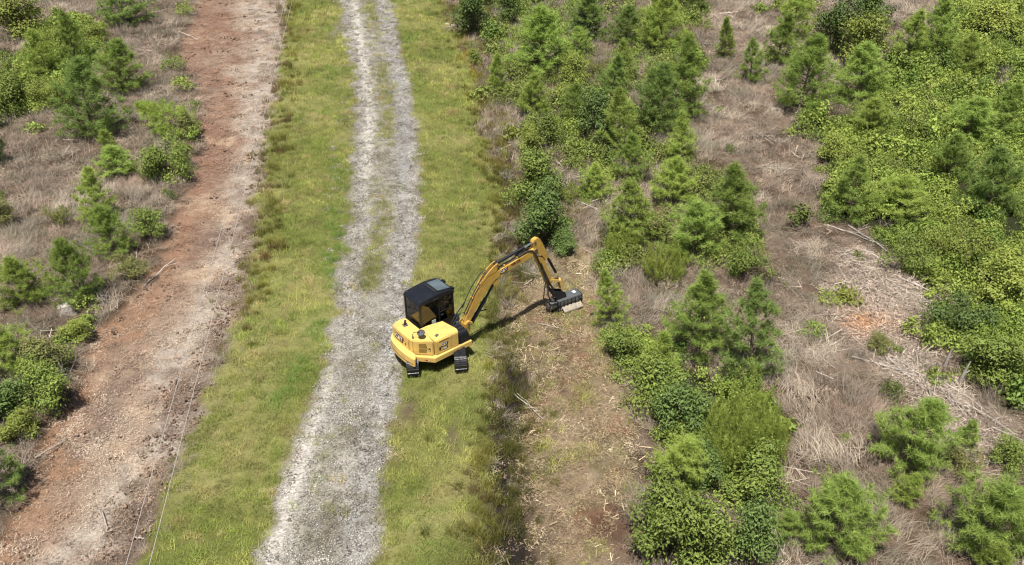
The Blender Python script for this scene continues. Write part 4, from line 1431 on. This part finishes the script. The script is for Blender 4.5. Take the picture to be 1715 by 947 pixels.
# --- undercarriage (turned under the house)
MU = Matrix.Rotation((math.pi / 2 + 0.139) - (math.pi / 2 - HD), 4, 'Z')
TL, TR_, TG, TW = 1.06, 0.31, 0.885, 0.45           # half wheelbase, end radius, half gauge, shoe width


def stadium(t):
    """Point and direction along the belt, t in 0..1."""
    per = 4 * TL + 2 * math.pi * TR_
    s_ = (t % 1) * per
    if s_ < 2 * TL:
        return (-TL + s_, TR_ * 2), 0.0
    s_ -= 2 * TL
    if s_ < math.pi * TR_:
        a = s_ / TR_
        return (TL + TR_ * math.sin(a), TR_ + TR_ * math.cos(a)), -a
    s_ -= math.pi * TR_
    if s_ < 2 * TL:
        return (TL - s_, 0.0), math.pi
    a = (s_ - 2 * TL) / TR_
    return (-TL - TR_ * math.sin(a), TR_ - TR_ * math.cos(a)), math.pi - a


shoe_me = None
wheel_me = {}
for side in (1, -1):
    yc = side * TG
    bm_ = MB()
    outer = [stadium(k / 60)[0] for k in range(60)]
    inner = []
    for k in range(60):
        (px_, pz_), a = stadium(k / 60)
        inner.append((px_ - math.sin(a) * 0.035 * 1, pz_ - math.cos(a) * 0.035))
    b = bm_.bm
    rows = []
    for poly, yy in ((outer, yc - TW / 2), (outer, yc + TW / 2), (inner, yc + TW / 2), (inner, yc - TW / 2)):
        rows.append([b.verts.new((p[0], yy, p[1] + 0.04)) for p in poly])
    for r0, r1 in ((0, 1), (1, 2), (2, 3), (3, 0)):
        for k in range(60):
            k2 = (k + 1) % 60
            b.faces.new((rows[r0][k], rows[r0][k2], rows[r1][k2], rows[r1][k]))
    trk = bm_.build('track', RUB, ex, MU)
    for k in range(44):
        (px_, pz_), a = stadium(k / 44)
        if shoe_me is None:
            s = MB()
            s.box(-0.066, 0.066, -TW / 2, TW / 2, 0.0, 0.022, 0.004).prism([(-0.02, 0.0225), (0.025, 0.0225), (0.012, 0.05), (-0.008, 0.05)], -TW / 2 + 0.01, TW / 2 - 0.01, 'y')
            o = s.build('track_shoe', RUB, trk)
            shoe_me = o.data
        else:
            o = link('track_shoe', shoe_me, trk)
        M = MU @ Matrix.Translation((px_, yc, pz_ + 0.04)) @ Matrix.Rotation(-(-a), 4, 'Y').inverted()
        o.matrix_local = MU @ Matrix.Translation((px_, yc, pz_ + 0.04)) @ Matrix.Rotation(-a, 4, 'Y')
    MB().cyl((-TL, yc - 0.1, TR_ + 0.04), (-TL, yc + 0.1, TR_ + 0.04), TR_ - 0.05, 22).cyl((-TL, yc - side * 0.02, TR_ + 0.04), (-TL, yc + side * 0.17, TR_ + 0.04), 0.14, 16).build('drive_sprocket', STEEL, trk, MU)
    MB().cyl((TL, yc - 0.09, TR_ + 0.04), (TL, yc + 0.09, TR_ + 0.04), TR_ - 0.05, 22).build('idler_wheel', STEEL, trk, MU)
    for q in range(5):
        xx = -0.74 + 0.37 * q
        MB().cyl((xx, yc - 0.11, 0.17), (xx, yc + 0.11, 0.17), 0.095, 14).build('track_roller', STEEL, trk, MU)
    MB().box(-0.88, 0.88, yc - 0.12, yc + 0.12, 0.28, 0.50, 0.02).build('track_frame', DARK, trk, MU)
MB().box(-0.60, 0.65, -0.72, 0.72, 0.30, 0.52, 0.03).cyl((0, 0, 0.50), (0, 0, 0.66), 0.52, 24).build('undercarriage_frame', DARK, ex, MU)
bl = MB()
pf = [(1.72, 0.12), (1.80, 0.12), (1.74, 0.32), (1.80, 0.54), (1.73, 0.54), (1.66, 0.32)]
bl.prism(pf, -1.1, 1.1, 'y')
for s_ in (0.42, -0.42):
    bl.box(0.62, 1.68, s_ - 0.06, s_ + 0.06, 0.26, 0.40, 0.01)
bl.build('dozer_blade', DARK, ex, MU)

# --- upper structure
ZT = 1.45
MB().prism([(-1.22, .96), (-1.28, .2), (-1.22, -.36), (-.66, -.95), (.98, -1.0), (1.10, -.2), (1.15, 1.10), (-.5, 1.12)], 0.63, 0.80, 'z', 0.015).build('house_deck', YEL, ex)
# engine hood behind the cab
hood = MB()
hood.prism([(-1.235, .93), (-1.265, .25), (-1.235, -.33), (-1.165, -.45), (-.645, -.93), (-.60, -.5), (-.58, .98), (-.90, 1.04)], 0.805, ZT, 'z', 0.028)
hd = hood.build('engine_hood', YEL, ex)
# tank housing on the right
tk = MB()
tk.prism([(-.592, -.965), (.42, -1.0), (.50, -.78), (.38, -.06), (-.04, .00), (-.28, .07), (-.592, .07)], 0.805, ZT - 0.01, 'z', 0.025)
tank = tk.build('tank_housing', YEL, ex)
# lower skirt on the right and round the louvred corner
sk = MB()
sk.prism([(-1.26, -.50), (-.72, -1.09), (.98, -1.08), (.98, -.96), (-.64, -.965), (-1.17, -.42)], 0.60, 0.81, 'z', 0.012)
sk.build('side_skirt', YEL, ex)
# counterweight: a thick curved slab round the tail
outer = [(-.98, 1.16), (-1.22, 1.08), (-1.40, .86), (-1.50, .52), (-1.55, .1), (-1.55, -.3), (-1.48, -.74), (-1.42, -.80)]
inner = [(-1.22, -.56), (-1.238, -.34), (-1.268, .24), (-1.238, .95), (-.98, 1.05)]
cw = MB()
cw.prism(outer + inner, 0.58, 0.93, 'z', 0.02, top=[(x * 0.985 if i < len(outer) else x, y) for i, (x, y) in enumerate(outer + inner)])
cwo = cw.build('counterweight', YEL, ex)
MB().prism([(p[0] * 1.004, p[1]) for p in outer[1:7]] + [(p[0] * 0.97, p[1]) for p in outer[1:7]][::-1], 0.70, 0.715, 'z').build('groove', BRNP, cwo)


def face_frame(p0, p1, z0, off=0.004):
    """Frame on a wall: x along from p0 to p1 (seen from outside), y up, z outward."""
    d = Vector((p1[0] - p0[0], p1[1] - p0[1], 0))
    L_ = d.length
    d.normalize()
    n = d.cross(Vector((0, 0, 1)))
    M = Matrix(((d.x, 0, n.x, p0[0] + n.x * off), (d.y, 0, n.y, p0[1] + n.y * off), (0, 1, 0, z0), (0, 0, 0, 1)))
    return M, L_


def plate(name, mat, parent, M, x0, x1, y0, y1, t=0.012, poly=None, bevel=0.003, label=None):
    m_ = MB()
    m_.prism(poly or [(x0, y0), (x1, y0), (x1, y1), (x0, y1)], 0.0, t, 'z', bevel)
    return m_.build(name, mat, parent, M, label=label)


def text_mesh(body, size, mat, parent, M, name='lettering', shear=0.0, bold=0.0, depth=0.002, xs=1.0):
    cu = bpy.data.curves.new(name, 'FONT')
    cu.body, cu.size, cu.extrude, cu.offset, cu.shear = body, size, depth, bold, shear
    cu.align_x, cu.align_y = 'CENTER', 'CENTER'
    cu.resolution_u = 3
    o = bpy.data.objects.new(name, cu)
    COL.objects.link(o)
    dg = bpy.context.evaluated_depsgraph_get()
    me = bpy.data.meshes.new_from_object(o.evaluated_get(dg))
    bpy.data.objects.remove(o)
    me.transform(M @ Matrix.Diagonal((xs, 1, 1, 1)))
    me.materials.clear()
    me.materials.append(mat)
    return link(name, me, parent)


def cat_mark(parent, M, cx, cy, h, rot=0.0):
    """White bold letters CAT with the yellow triangle, on a dark slanting patch."""
    A = M @ Matrix.Translation((cx, cy, 0.004)) @ Matrix.Rotation(rot, 4, 'Z')
    p = plate('logo_patch', DKRED, parent, A, 0, 0, 0, 0, 0.004, poly=[(-1.45 * h, -.72 * h), (1.15 * h, -.72 * h), (1.6 * h, .1 * h), (1.6 * h, .72 * h), (-1.0 * h, .72 * h)], bevel=0)
    text_mesh('CAT', h * 1.25, WHITE, p, A @ Matrix.Translation((0, 0, 0.0075)), bold=0.035 * h, xs=1.0)
    plate('logo_triangle', YTRI, p, A @ Matrix.Translation((0, 0, 0.0115)), 0, 0, 0, 0, 0.002, poly=[(-.34 * h, -.48 * h), (.36 * h, -.48 * h), (.01 * h, -.08 * h)], bevel=0)
    return p


# rear panel with the logo (left part of the tail)
M, L_ = face_frame((-1.240, .90), (-1.262, -.30), 0.80, 0.004)
rp = plate('rear_panel', YEL, hd, M, 0.06, L_ - 0.10, 0.14, 0.58, 0.010)
MM = M @ Matrix.Translation((0, 0, 0.010))
cat_mark(hd, MM, 0.46, 0.36, 0.20, 0)
plate('panel_latch', DARK, hd, MM, 0.88, 0.94, 0.27, 0.35, 0.012)
M2, L2 = face_frame((-1.235, -.335), (-1.168, -.448), 0.80, 0.003)
plate('hood_seam', BRNP, hd, M2, 0.055, 0.070, 0.14, 0.60, 0.003, bevel=0)
# louvred door on the chamfered corner
M, L_ = face_frame((-1.163, -.452), (-.648, -.928), 0.80, 0.004)
dr = plate('louvred_door', YEL, hd, M, 0.05, L_ - 0.05, 0.05, 0.60, 0.014)
MM = M @ Matrix.Translation((0, 0, 0.0145))
for k in range(9):
    plate('louvre', BRNP, dr, MM, 0.15, 0.47 - 0.012 * abs(k - 4), 0.15 + 0.044 * k + (0.02 if k > 3 else 0), 0.172 + 0.044 * k + (0.02 if k > 3 else 0), 0.006, bevel=0.002)
plate('door_latch', DARK, dr, MM, 0.505, 0.575, 0.24, 0.35, 0.014)
plate('latch_plate', WHITE, dr, MM @ Matrix.Translation((0, 0, 0.0145)), 0.52, 0.56, 0.25, 0.285, 0.004, bevel=0)
for zz in (0.04, 0.607):
    plate('door_seam', BRNP, hd, M, 0.045, L_ - 0.045, zz - 0.005, zz + 0.003, 0.002, bevel=0)
# right side door with badges
M, L_ = face_frame((-.588, -.967), (.415, -1.0), 0.80, 0.004)
sdoor = plate('side_door', YEL, tank, M, 0.03, 0.66, 0.05, 0.60, 0.014)
plate('front_side_panel', YEL, tank, M, 0.685, L_ - 0.02, 0.04, 0.60, 0.008)
MM = M @ Matrix.Translation((0, 0, 0.0145))
cat_mark(sdoor, MM, 0.36, 0.385, 0.105)
p = plate('model_badge', DKRED, sdoor, MM, 0, 0, 0, 0, 0.004, poly=[(0.27, 0.15), (0.47, 0.15), (0.51, 0.19), (0.51, 0.255), (0.29, 0.255)], bevel=0)
text_mesh('308', 0.105, WHITE, p, MM @ Matrix.Translation((0.375, 0.20, 0.007)), bold=0.004)
plate('door_latch', DARK, sdoor, MM, 0.13, 0.20, 0.20, 0.32, 0.014)
plate('warning_strip', BRNP, sdoor, MM, 0.13, 0.58, 0.545, 0.59, 0.003, bevel=0)
M, L_ = face_frame((-1.262, -.502), (-.722, -1.092), 0.61, 0.004)
plate('reflector', REDL, ex, M, 0.42, 0.52, 0.07, 0.11, 0.006)
plate('reflector', WHITE, ex, M, 0.53, 0.58, 0.07, 0.11, 0.006)
# things on top of the hood
MB().prism([(-.98, .50), (-.80, .48), (-.76, .66), (-.94, .70)], ZT + 0.003, ZT + 0.03, 'z', 0.008).build('exhaust_base', STEEL, hd)
MB().cyl((-.87, .59, ZT + 0.02), (-.87, .59, ZT + 0.11), 0.045, 14).cyl((-.87, .59, ZT + 0.10), (-.80, .66, ZT + 0.15), 0.043, 14).build('exhaust_pipe', DARK, hd)
MB().prism([(-.42, -.66), (-.28, -.62), (-.26, -.72), (-.40, -.77)], ZT - 0.007, ZT + 0.025, 'z', 0.008).build('filler_cap', GREY, tank)
MB().box(-.50, -.585, -.94, .06, ZT - 0.008, ZT - 0.003, 0).build('hood_seam', BRNP, tank) if False else None
# round mirror on a bent stalk
mr_ = MB()
mr_.tube([(-1.12, -.30, ZT), (-1.12, -.30, ZT + 0.20), (-1.09, -.32, ZT + 0.27), (-1.02, -.38, ZT + 0.30), (-.93, -.45, ZT + 0.29), (-.85, -.52, ZT + 0.27)], 0.013)
mr_.cyl((-1.12, -.30, ZT), (-1.12, -.30, ZT + 0.12), 0.026)
mir = mr_.build('mirror_stalk', DARK, ex, smooth=True)
d_ = Vector((-.35, -.3, 1)).normalized()
c_ = Vector((-.88, -.48, ZT + 0.27))
mm_ = MB()
mm_.cyl(c_ - d_ * 0.03, c_, 0.145, 28, 0.13).cyl(c_, c_ + d_ * 0.012, 0.13, 28, 0.05)
mm_.build('mirror', MIRR, mir)
MB().cyl(c_ + d_ * 0.012, c_ + d_ * 0.03, 0.018, 10).build('mirror_bolt', CHROME, mir)
# black front corner right of the boom: steps and valve box
fb = MB()
fb.prism([(.44, -1.02), (.98, -1.02), (1.02, -.55), (1.0, -.16), (.44, -.16)], 0.812, 1.22, 'z', 0.03, top=[(.50, -.98), (.88, -.98), (.96, -.55), (.96, -.20), (.42, -.16)])
fro = fb.build('front_cover', BLK, ex)
for q in range(3):
    MB().box(.55 + .0 * q, .92, -.90 + .22 * q, -.78 + .22 * q, 1.222, 1.236, 0.004).build('tread_plate', DARK, fro)
MB().cyl((.88, -.30, 1.20), (.88, -.30, 1.30), 0.06, 12).build('lamp', GREY, fro)

# --- cab
XR, XF, YL, YR, Z0, ZR = -.50, 1.08, 1.13, .10, .81, 2.57
cab = MB()
cab.box(XR, XF + .08, YR, YL, Z0, 0.98, 0.02)
cab.box(XR, XR + .06, YR + .1, YL - .1, 0.95, 1.42, 0.005)
cab_o = cab.build('cab_base', BLK, ex)
RW = [(XR - .02, 2.40), (XR + .10, 2.51), (.42, 2.585), (.95, 2.52), (1.10, 2.40), (1.10, 2.36), (XR - .02, 2.36)]
roof = MB()
roof.prism(RW, YR - .03, YL + .03, 'y', 0.03)
roof_o = roof.build('cab_roof', BLK, ex)
PILL = [((XR, YR), (XR, YR), .11, .09), ((XR, YL), (XR, YL), .11, .09), ((XF, YR), (XF - .03, YR), .08, .08), ((XF, YL), (XF - .03, YL), .08, .08), ((.34, YR), (.34, YR), .07, .07), ((.34, YL), (.34, YL), .07, .07)]
for (b0, t0, wx, wy) in PILL:
    sx = -1 if b0[0] > .9 else 1
    sy = -1 if b0[1] > .5 else 1
    m_ = MB()
    lo = [(b0[0], b0[1]), (b0[0] + sx * wx, b0[1]), (b0[0] + sx * wx, b0[1] + sy * wy), (b0[0], b0[1] + sy * wy)]
    hi = [(t0[0], t0[1]), (t0[0] + sx * wx, t0[1]), (t0[0] + sx * wx, t0[1] + sy * wy), (t0[0], t0[1] + sy * wy)]
    m_.prism(lo, 0.96, 2.40, 'z', 0.012, top=hi)
    m_.build('cab_pillar', BLK, ex)
# right wall: lower panel, belt rail, panes
lw = MB()
lw.box(XR + .112, .335, YR + .01, YR + .055, 0.97, 1.30, 0.006)
lw.box(.415, XF - .085, YR + .01, YR + .055, 0.97, 1.30, 0.006)
lw.build('cab_side_panel', BLK, ex)
for (x0, x1) in ((XR + .113, .338), (.412, XF - .083)):
    MB().box(x0, x1, YR + .022, YR + .030, 1.302, 2.358, 0).build('window_pane', GLASS, ex)
    MB().box(x0, x1, YL - .030, YL - .022, 0.985, 2.358, 0).build('window_pane', GLASS, ex)
MB().box(.415, XF - .085, YR + .005, YR + .02, 1.72, 1.755, 0.003).build('window_bar', DARK, ex)
MB().box(.44, .56, YR - .010, YR + .018, 1.57, 1.60, 0.004).build('window_handle', CHROME, ex)
MB().box(XR + .02, XR + .028, YR + .095, YL - .095, 1.422, 2.358, 0).build('rear_window', GLASS, ex)
MB().box(XF - .040, XF - .032, YR + .085, YL - .085, 0.99, 2.358, 0).build('windscreen', GLASS, ex)
MB().box(.02, .20, YR + .012, YR + .019, 1.33, 1.50, 0).build('notice', PALEG, ex)
MB().box(.10, .34, YR - .036, YR - .004, 2.40, 2.425, 0.006).build('grab_rail', GREY, ex)
# roof light over the front half
sl = MB()
sl.prism([(.46, .27), (.98, .24), (1.0, 1.0), (.46, .98)], 0, 0.012, 'z')
MS = Matrix.Translation((0, 0, 2.594)) @ Matrix.Shear('XY', 4, (0, 0))
Mt = Matrix.Translation((.42, 0, 2.590)) @ Matrix.Rotation(math.atan2(.065, .53), 4, 'Y') @ Matrix.Translation((-.42, 0, 0))
sl.build('roof_light', plain('roof_glass', (0.075, 0.095, 0.10), 0.08, var=0.25, scale=2.5, spec=0.6), roof_o, Mt)
fr_ = MB()
for (x0, x1, y0, y1) in ((.42, .455, .20, 1.04), (1.0, 1.035, .20, 1.04), (.455, 1.0, .20, .235), (.455, 1.0, 1.005, 1.04)):
    fr_.box(x0, x1, y0, y1, 0.0, 0.022, 0.004)
fr_.build('roof_light_frame', DARK, roof_o, Mt)
MB().box(.30, .415, .28, .98, 2.588, 2.597, 0).build('roof_panel_seam', DARK, roof_o)
for (xx, yy, zz) in ((XR + .12, .18, 2.517), (XR + .12, 1.05, 2.517), (.44, .5, 2.588)):
    MB().cyl((xx, yy, zz), (xx, yy, zz + .018), 0.022, 10).build('roof_bolt', CHROME, roof_o)
lb = MB()
lb.box(1.09, 1.20, .78, .96, 2.36, 2.48, 0.015).box(1.09, 1.20, .22, .40, 2.34, 2.45, 0.015).box(1.095, 1.14, .15, 1.05, 2.28, 2.345, 0.01)
lb.build('work_lamp', BLK, roof_o)
# seat and levers
se = MB()
se.box(-.22, .30, .38, .88, 1.15, 1.29, 0.04).prism([(-.30, 1.25), (-.16, 1.25), (-.26, 1.95), (-.38, 1.95)], .40, .86, 'y', 0.04).box(-.42, -.30, .50, .76, 1.93, 2.10, 0.03)
seat = se.build('seat', SEAT, ex)
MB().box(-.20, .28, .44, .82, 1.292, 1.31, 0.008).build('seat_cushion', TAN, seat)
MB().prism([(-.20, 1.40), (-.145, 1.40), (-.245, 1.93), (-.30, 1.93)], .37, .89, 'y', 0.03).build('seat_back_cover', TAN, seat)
MB().box(-.43, -.32, .24, 1.02, 1.36, 1.44, 0.01).build('reflection_shelf', TAN, ex)  # added ledge; its tan stands in for the hood reflected in the rear window
MB().box(-.15, .35, .22, .34, 1.30, 1.44, 0.02).box(-.15, .35, .92, 1.02, 1.30, 1.44, 0.02).build('armrest', DARK, seat)
for yy in (.28, .97):
    MB().cyl((.28, yy, 1.42), (.32, yy, 1.68), 0.02, 8).cyl((.32, yy, 1.64), (.33, yy, 1.76), 0.03, 8).build('joystick', DARK, seat)
for yy in (.52, .72):
    MB().cyl((.72, yy, 1.0), (.80, yy, 1.55), 0.016, 8).build('travel_lever', DARK, ex)
MB().box(.88, 1.0, .16, .40, 1.60, 1.85, 0.02).build('monitor', DARK, ex)
# left front steps and swing post
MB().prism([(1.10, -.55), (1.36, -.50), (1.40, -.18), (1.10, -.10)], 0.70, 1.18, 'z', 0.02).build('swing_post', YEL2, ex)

# --- boom, stick and head, in the plane of the boom
AZ = 0.97
FX, FY = 1.307, -.349
MBm = Matrix.Translation((FX, FY, 0)) @ Matrix.Rotation(HD - AZ, 4, 'Z')
bw = 0.115
up = [(-.16, 1.20), (-.05, 1.48), (.17, 1.88), (.38, 2.25), (.64, 2.61), (.90, 2.85), (1.20, 2.96), (1.60, 3.01), (2.40, 3.20), (3.14, 3.39)]
lo = [(3.16, 3.16), (2.66, 2.99), (2.08, 2.88), (1.52, 2.77), (1.25, 2.65), (1.02, 2.46), (.72, 2.12), (.44, 1.75), (.15, 1.28), (.02, 1.04), (-.10, 1.02)]
bmb = MB()
bmb.prism(up + lo, -bw, bw, 'y', 0.018)
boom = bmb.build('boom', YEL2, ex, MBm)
# clevis of the stick cylinder and foot bosses
cl_ = MB()
for s_ in (-1, 1):
    cl_.prism([(.50, 2.50), (.90, 2.90), (1.30, 2.99), (1.44, 3.24), (1.36, 3.32), (1.22, 3.27), (1.02, 3.12), (.78, 2.92)], s_ * .10 - .022, s_ * .10 + .022, 'y', 0.006)
cl_.build('cylinder_bracket', YEL2, boom, MBm)
MB().cyl((-.04, -.20, 1.14), (-.04, .20, 1.14), 0.12, 20).cyl((.10, -.17, 1.08), (.10, .17, 1.08), 0.075, 16).build('boom_foot_boss', YEL2, boom, MBm)
MB().cyl((-.04, -.215, 1.14), (-.04, .215, 1.14), 0.055, 14).build('foot_pin', STEEL, boom, MBm)
# print on the boom's near side (local y negative is the camera side)
d_ = Vector((2.66 - 1.52, 0, 2.99 - 2.74)).normalized()
MP = MBm @ Matrix(((d_.x, -d_.z, 0, 1.62), (0, 0, -1, -bw - .003), (d_.z, d_.x, 0, 2.93), (0, 0, 0, 1)))
cat_mark(boom, MP, 0.0, -.01, 0.125)
text_mesh('308 CR', 0.135, DKRED, boom, MP @ Matrix.Translation((.58, .02, 0.004)), name='model_lettering', bold=0.003, xs=1.05)
# stick cylinder on top
sc = MB()
sc.cyl((1.36, 0, 3.26), (2.62, 0, 3.53), 0.062, 18).cyl((1.28, 0, 3.24), (1.44, 0, 3.275), 0.085, 16).cyl((2.54, 0, 3.513), (2.64, 0, 3.535), 0.075, 16)
scy = sc.build('stick_cylinder', BLK, ex, MBm, smooth=False)
MB().cyl((2.62, 0, 3.53), (3.12, 0, 3.64), 0.036, 14).build('cylinder_rod', CHROME, scy, MBm)
MB().cyl((1.34, -.14, 3.25), (1.34, .14, 3.25), 0.045, 14).build('cylinder_pin', STEEL, scy, MBm)
# boom lift cylinder below
bc = MB()
bc.cyl((.22, 0, 1.02), (.86, 0, 1.86), 0.075, 18).cyl((.16, 0, .95), (.26, 0, 1.07), 0.09, 16)
bcy = bc.build('boom_cylinder', BLK, ex, MBm)
MB().cyl((.86, 0, 1.86), (1.26, 0, 2.45), 0.045, 14).build('cylinder_rod', BLK, bcy, MBm)
MB().prism([(1.10, 2.52), (1.22, 2.34), (1.34, 2.36), (1.40, 2.64)], -.10, .10, 'y', 0.01).build('cylinder_lug', YEL2, bcy, MBm)
# stick head and stick
stk = MB()
stk.prism([(2.99, 3.66), (3.04, 3.76), (3.20, 3.80), (3.34, 3.72), (3.46, 3.50), (3.80, 2.74), (3.62, 2.66), (3.44, 2.98), (3.24, 3.06), (3.04, 3.12), (3.06, 3.40)], -.095, .095, 'y', 0.016)
stk.prism([(3.10, 3.05), (3.55, 2.80), (4.02, 1.50), (3.90, 1.38), (3.76, 1.40)], -.075, .075, 'y', 0.012)
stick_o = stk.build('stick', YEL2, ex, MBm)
MB().cyl((3.14, -.14, 3.28), (3.14, .14, 3.28), 0.075, 16).cyl((3.10, -.12, 3.64), (3.10, .12, 3.64), 0.05, 14).cyl((3.86, -.12, 1.46), (3.86, .12, 1.46), 0.05, 14).build('stick_pin', STEEL, stick_o, MBm)
hs_ = MB()
for s_ in (-.09, .09):
    hs_.tube([(2.30, s_ * .8, 3.26), (2.70, s_, 3.38), (2.95, s_ * 1.3, 3.34), (3.12, s_ * 1.5, 3.10), (3.30, s_ * 1.4, 2.70), (3.60, s_ * 1.3, 2.1), (3.80, s_ * 1.6, 1.6), (4.02, s_ * 1.5, 1.1), (4.25, s_, .72)], 0.032)
hs_.tube([(3.4, -.10, 2.6), (3.62, -.14, 2.0), (3.72, -.16, 1.5), (3.70, -.22, 1.05), (3.84, -.28, .72), (4.06, -.26, .62)], 0.032)
hs_.tube([(3.5, .10, 2.4), (3.72, .14, 1.9), (3.95, .16, 1.5), (4.18, .13, 1.05), (4.45, .02, .74)], 0.032)
hs_.tube([(3.42, -.02, 2.5), (3.50, -.17, 2.1), (3.56, -.20, 1.7), (3.50, -.22, 1.30), (3.44, -.26, 1.02), (3.60, -.27, .80), (3.95, -.24, .66)], 0.024)
hs_.build('hydraulic_hose', HOSE, ex, MBm, smooth=True)
hb = MB()
for s_ in (-.12, .12):
    hb.tube([(-.1, s_, 1.75), (.12, s_ * 1.1, 2.18), (.40, s_ * 1.1, 2.62), (.72, s_ * .9, 3.0), (.92, s_ * .3, 3.12)], 0.02)
hb.tube([(.95, .05, 1.30), (.70, .12, 1.28), (.25, .10, 1.30), (-.10, .05, 1.55)], 0.025)
hb.tube([(-.60, .12, 1.25), (-.40, .16, 1.50), (-.20, .12, 1.75), (.0, .10, 1.98)], 0.025)
hb.tube([(-.60, .02, 1.22), (-.42, .04, 1.42), (-.25, .05, 1.60)], 0.03)
hb.build('boom_hose', HOSE, ex, MBm, smooth=True)
ht = MB()
for s_ in (-.05, .05):
    ht.tube([(-.20, s_, 1.22), (-.06, s_, 1.55), (.14, s_, 1.92), (.36, s_, 2.29), (.62, s_, 2.65), (.88, s_, 2.90), (1.18, s_, 3.005), (1.60, s_, 3.055), (2.40, s_, 3.245), (2.90, s_ * 1.6, 3.37)], 0.013)
ht.build('boom_pipe', HOSE, ex, MBm, smooth=True)
for xx, zz in ((.26, 2.12), (.62, 2.64), (1.70, 3.08), (2.30, 3.22)):
    MB().box(xx - .03, xx + .03, -.09, .09, zz - .06, zz + .028, 0.004).build('pipe_clamp', YEL2, boom, MBm)
cg = MB()
cg.cyl((3.72, 0, 2.82), (4.22, 0, 1.84), 0.055, 16).cyl((3.70, 0, 2.86), (3.76, 0, 2.74), 0.075, 14)
cgo = cg.build('bucket_cylinder', BLK, ex, MBm)
MB().cyl((4.22, 0, 1.84), (4.40, 0, 1.42), 0.032, 12).build('cylinder_rod', CHROME, cgo, MBm)
lk = MB()
for s_ in (-.10, .10):
    lk.prism([(4.34, 1.46), (4.44, 1.46), (4.62, .98), (4.56, .90), (4.46, .94)], s_ - .018, s_ + .018, 'y', 0.004)
    lk.prism([(4.40, 1.47), (4.38, 1.36), (3.92, 1.56), (3.92, 1.66)], s_ * .8 - .015, s_ * .8 + .015, 'y', 0.004)
lk.prism([(4.36, 1.48), (4.46, 1.48), (4.60, 1.10), (4.50, 1.04)], -.07, .07, 'y', 0.01)
lk.build('bucket_link', YEL, ex, MBm)

# mower head: lies along the boom, motor end toward the machine
head = bpy.data.objects.new('mower_head', None)
COL.objects.link(head)
head.parent = ex
MH = MBm @ Matrix.Translation((4.15, -.06, .06)) @ Matrix.Rotation(math.radians(-3), 4, 'Z') @ Matrix.Diagonal((0.93, 0.95, 0.95, 1))
sh = MB()
prof = [(-.24, .20), (-.29, .36), (-.27, .55), (.02, .585), (.22, .57), (.26, .46), (.26, .20), (.20, .20), (.20, .44), (.0, .53), (-.22, .51), (-.24, .36), (-.20, .20)]
sh.prism(prof, 0.0, 1.30, 'x', 0.006)
sh.build('mower_housing', GREY, head, MH)
for k in range(6):
    MB().prism([(-.292, .16), (-.335, .36), (-.31, .54), (-.275, .54)], .10 + .20 * k, .125 + .20 * k, 'x', 0.003).build('housing_rib', DARK, head, MH)
for xx in (0.0, 1.27):
    MB().prism([(-.30, .03), (-.33, .34), (-.30, .57), (.02, .60), (.22, .585), (.28, .46), (.28, .06), (.10, .02)], xx, xx + .03, 'x', 0.006).build('end_plate', DARK, head, MH)
dm = MB()
dm.cyl((.04, 0, .24), (1.26, 0, .24), 0.13, 18)
for k in range(22):
    a = k * 2.4
    xx = .09 + k * .052
    c0 = Vector((xx, math.cos(a) * .13, .24 + math.sin(a) * .13))
    c1 = Vector((xx, math.cos(a) * .21, .24 + math.sin(a) * .21))
    dm.cyl(c0, c1, 0.018, 6)
dm.build('flail_drum', STEEL, head, MH)
MB().cyl((.12, -.20, .10), (1.22, -.20, .10), 0.075, 16).build('front_roller', TANST, head, MH)
MB().prism([(-.52, .06), (-.51, .11), (-.27, .235), (-.27, .19)], .22, 1.22, 'x', 0.003).build('deflector_flap', TANST, head, MH)
mt_ = MB()
mt_.cyl((-.30, .02, .30), (-.005, .02, .30), 0.23, 22).cyl((-.36, .02, .30), (-.29, .02, .30), 0.14, 18).box(-.22, -.05, -.10, .12, .50, .62, 0.015)
mt_.build('drive_motor', STEEL, head, MH)
gd = MB()
gd.tube([(-.34, -.24, .10), (-.36, -.26, .34), (-.22, -.22, .50), (.0, -.22, .52)], 0.016)
gd.build('hose_guard', STEEL, head, MH)
vb = MB()
vb.box(.14, .44, -.10, .12, .583, .70, 0.015).cyl((.20, -.02, .70), (.20, -.02, .78), 0.03, 8).cyl((.36, .04, .70), (.36, .04, .78), 0.03, 8)
vb.build('valve_block', DARK, head, MH)
br_ = MB()
for yy in (-.13, .13):
    br_.prism([(.02, .585), (.56, .585), (.48, .84), (.34, .92), (-.20, 1.10), (-.40, 1.36), (-.34, 1.20), (-.10, .84)], yy - .012, yy + .012, 'y', 0.003)
br_.build('head_bracket', DARK, head, MH)
Mt2 = MH @ Matrix.Translation((0, 0, .583))
plate('safety_label', WHITE, head, Mt2, .98, 1.13, -.06, .10, 0.004, bevel=0)
for xx in (.50, .66, .82):
    MB().cyl((xx, -.08, .57), (xx, -.08, .595), 0.02, 8).build('housing_bolt', CHROME, head, MH)
Mfr = MH @ Matrix(((1, 0, 0, 0), (0, 0.12, -.99, -.30), (0, .99, .12, .36), (0, 0, 0, 1)))
plate('side_label', GREY, head, Mfr, .90, 1.14, -.05, .08, 0.006, bevel=0)
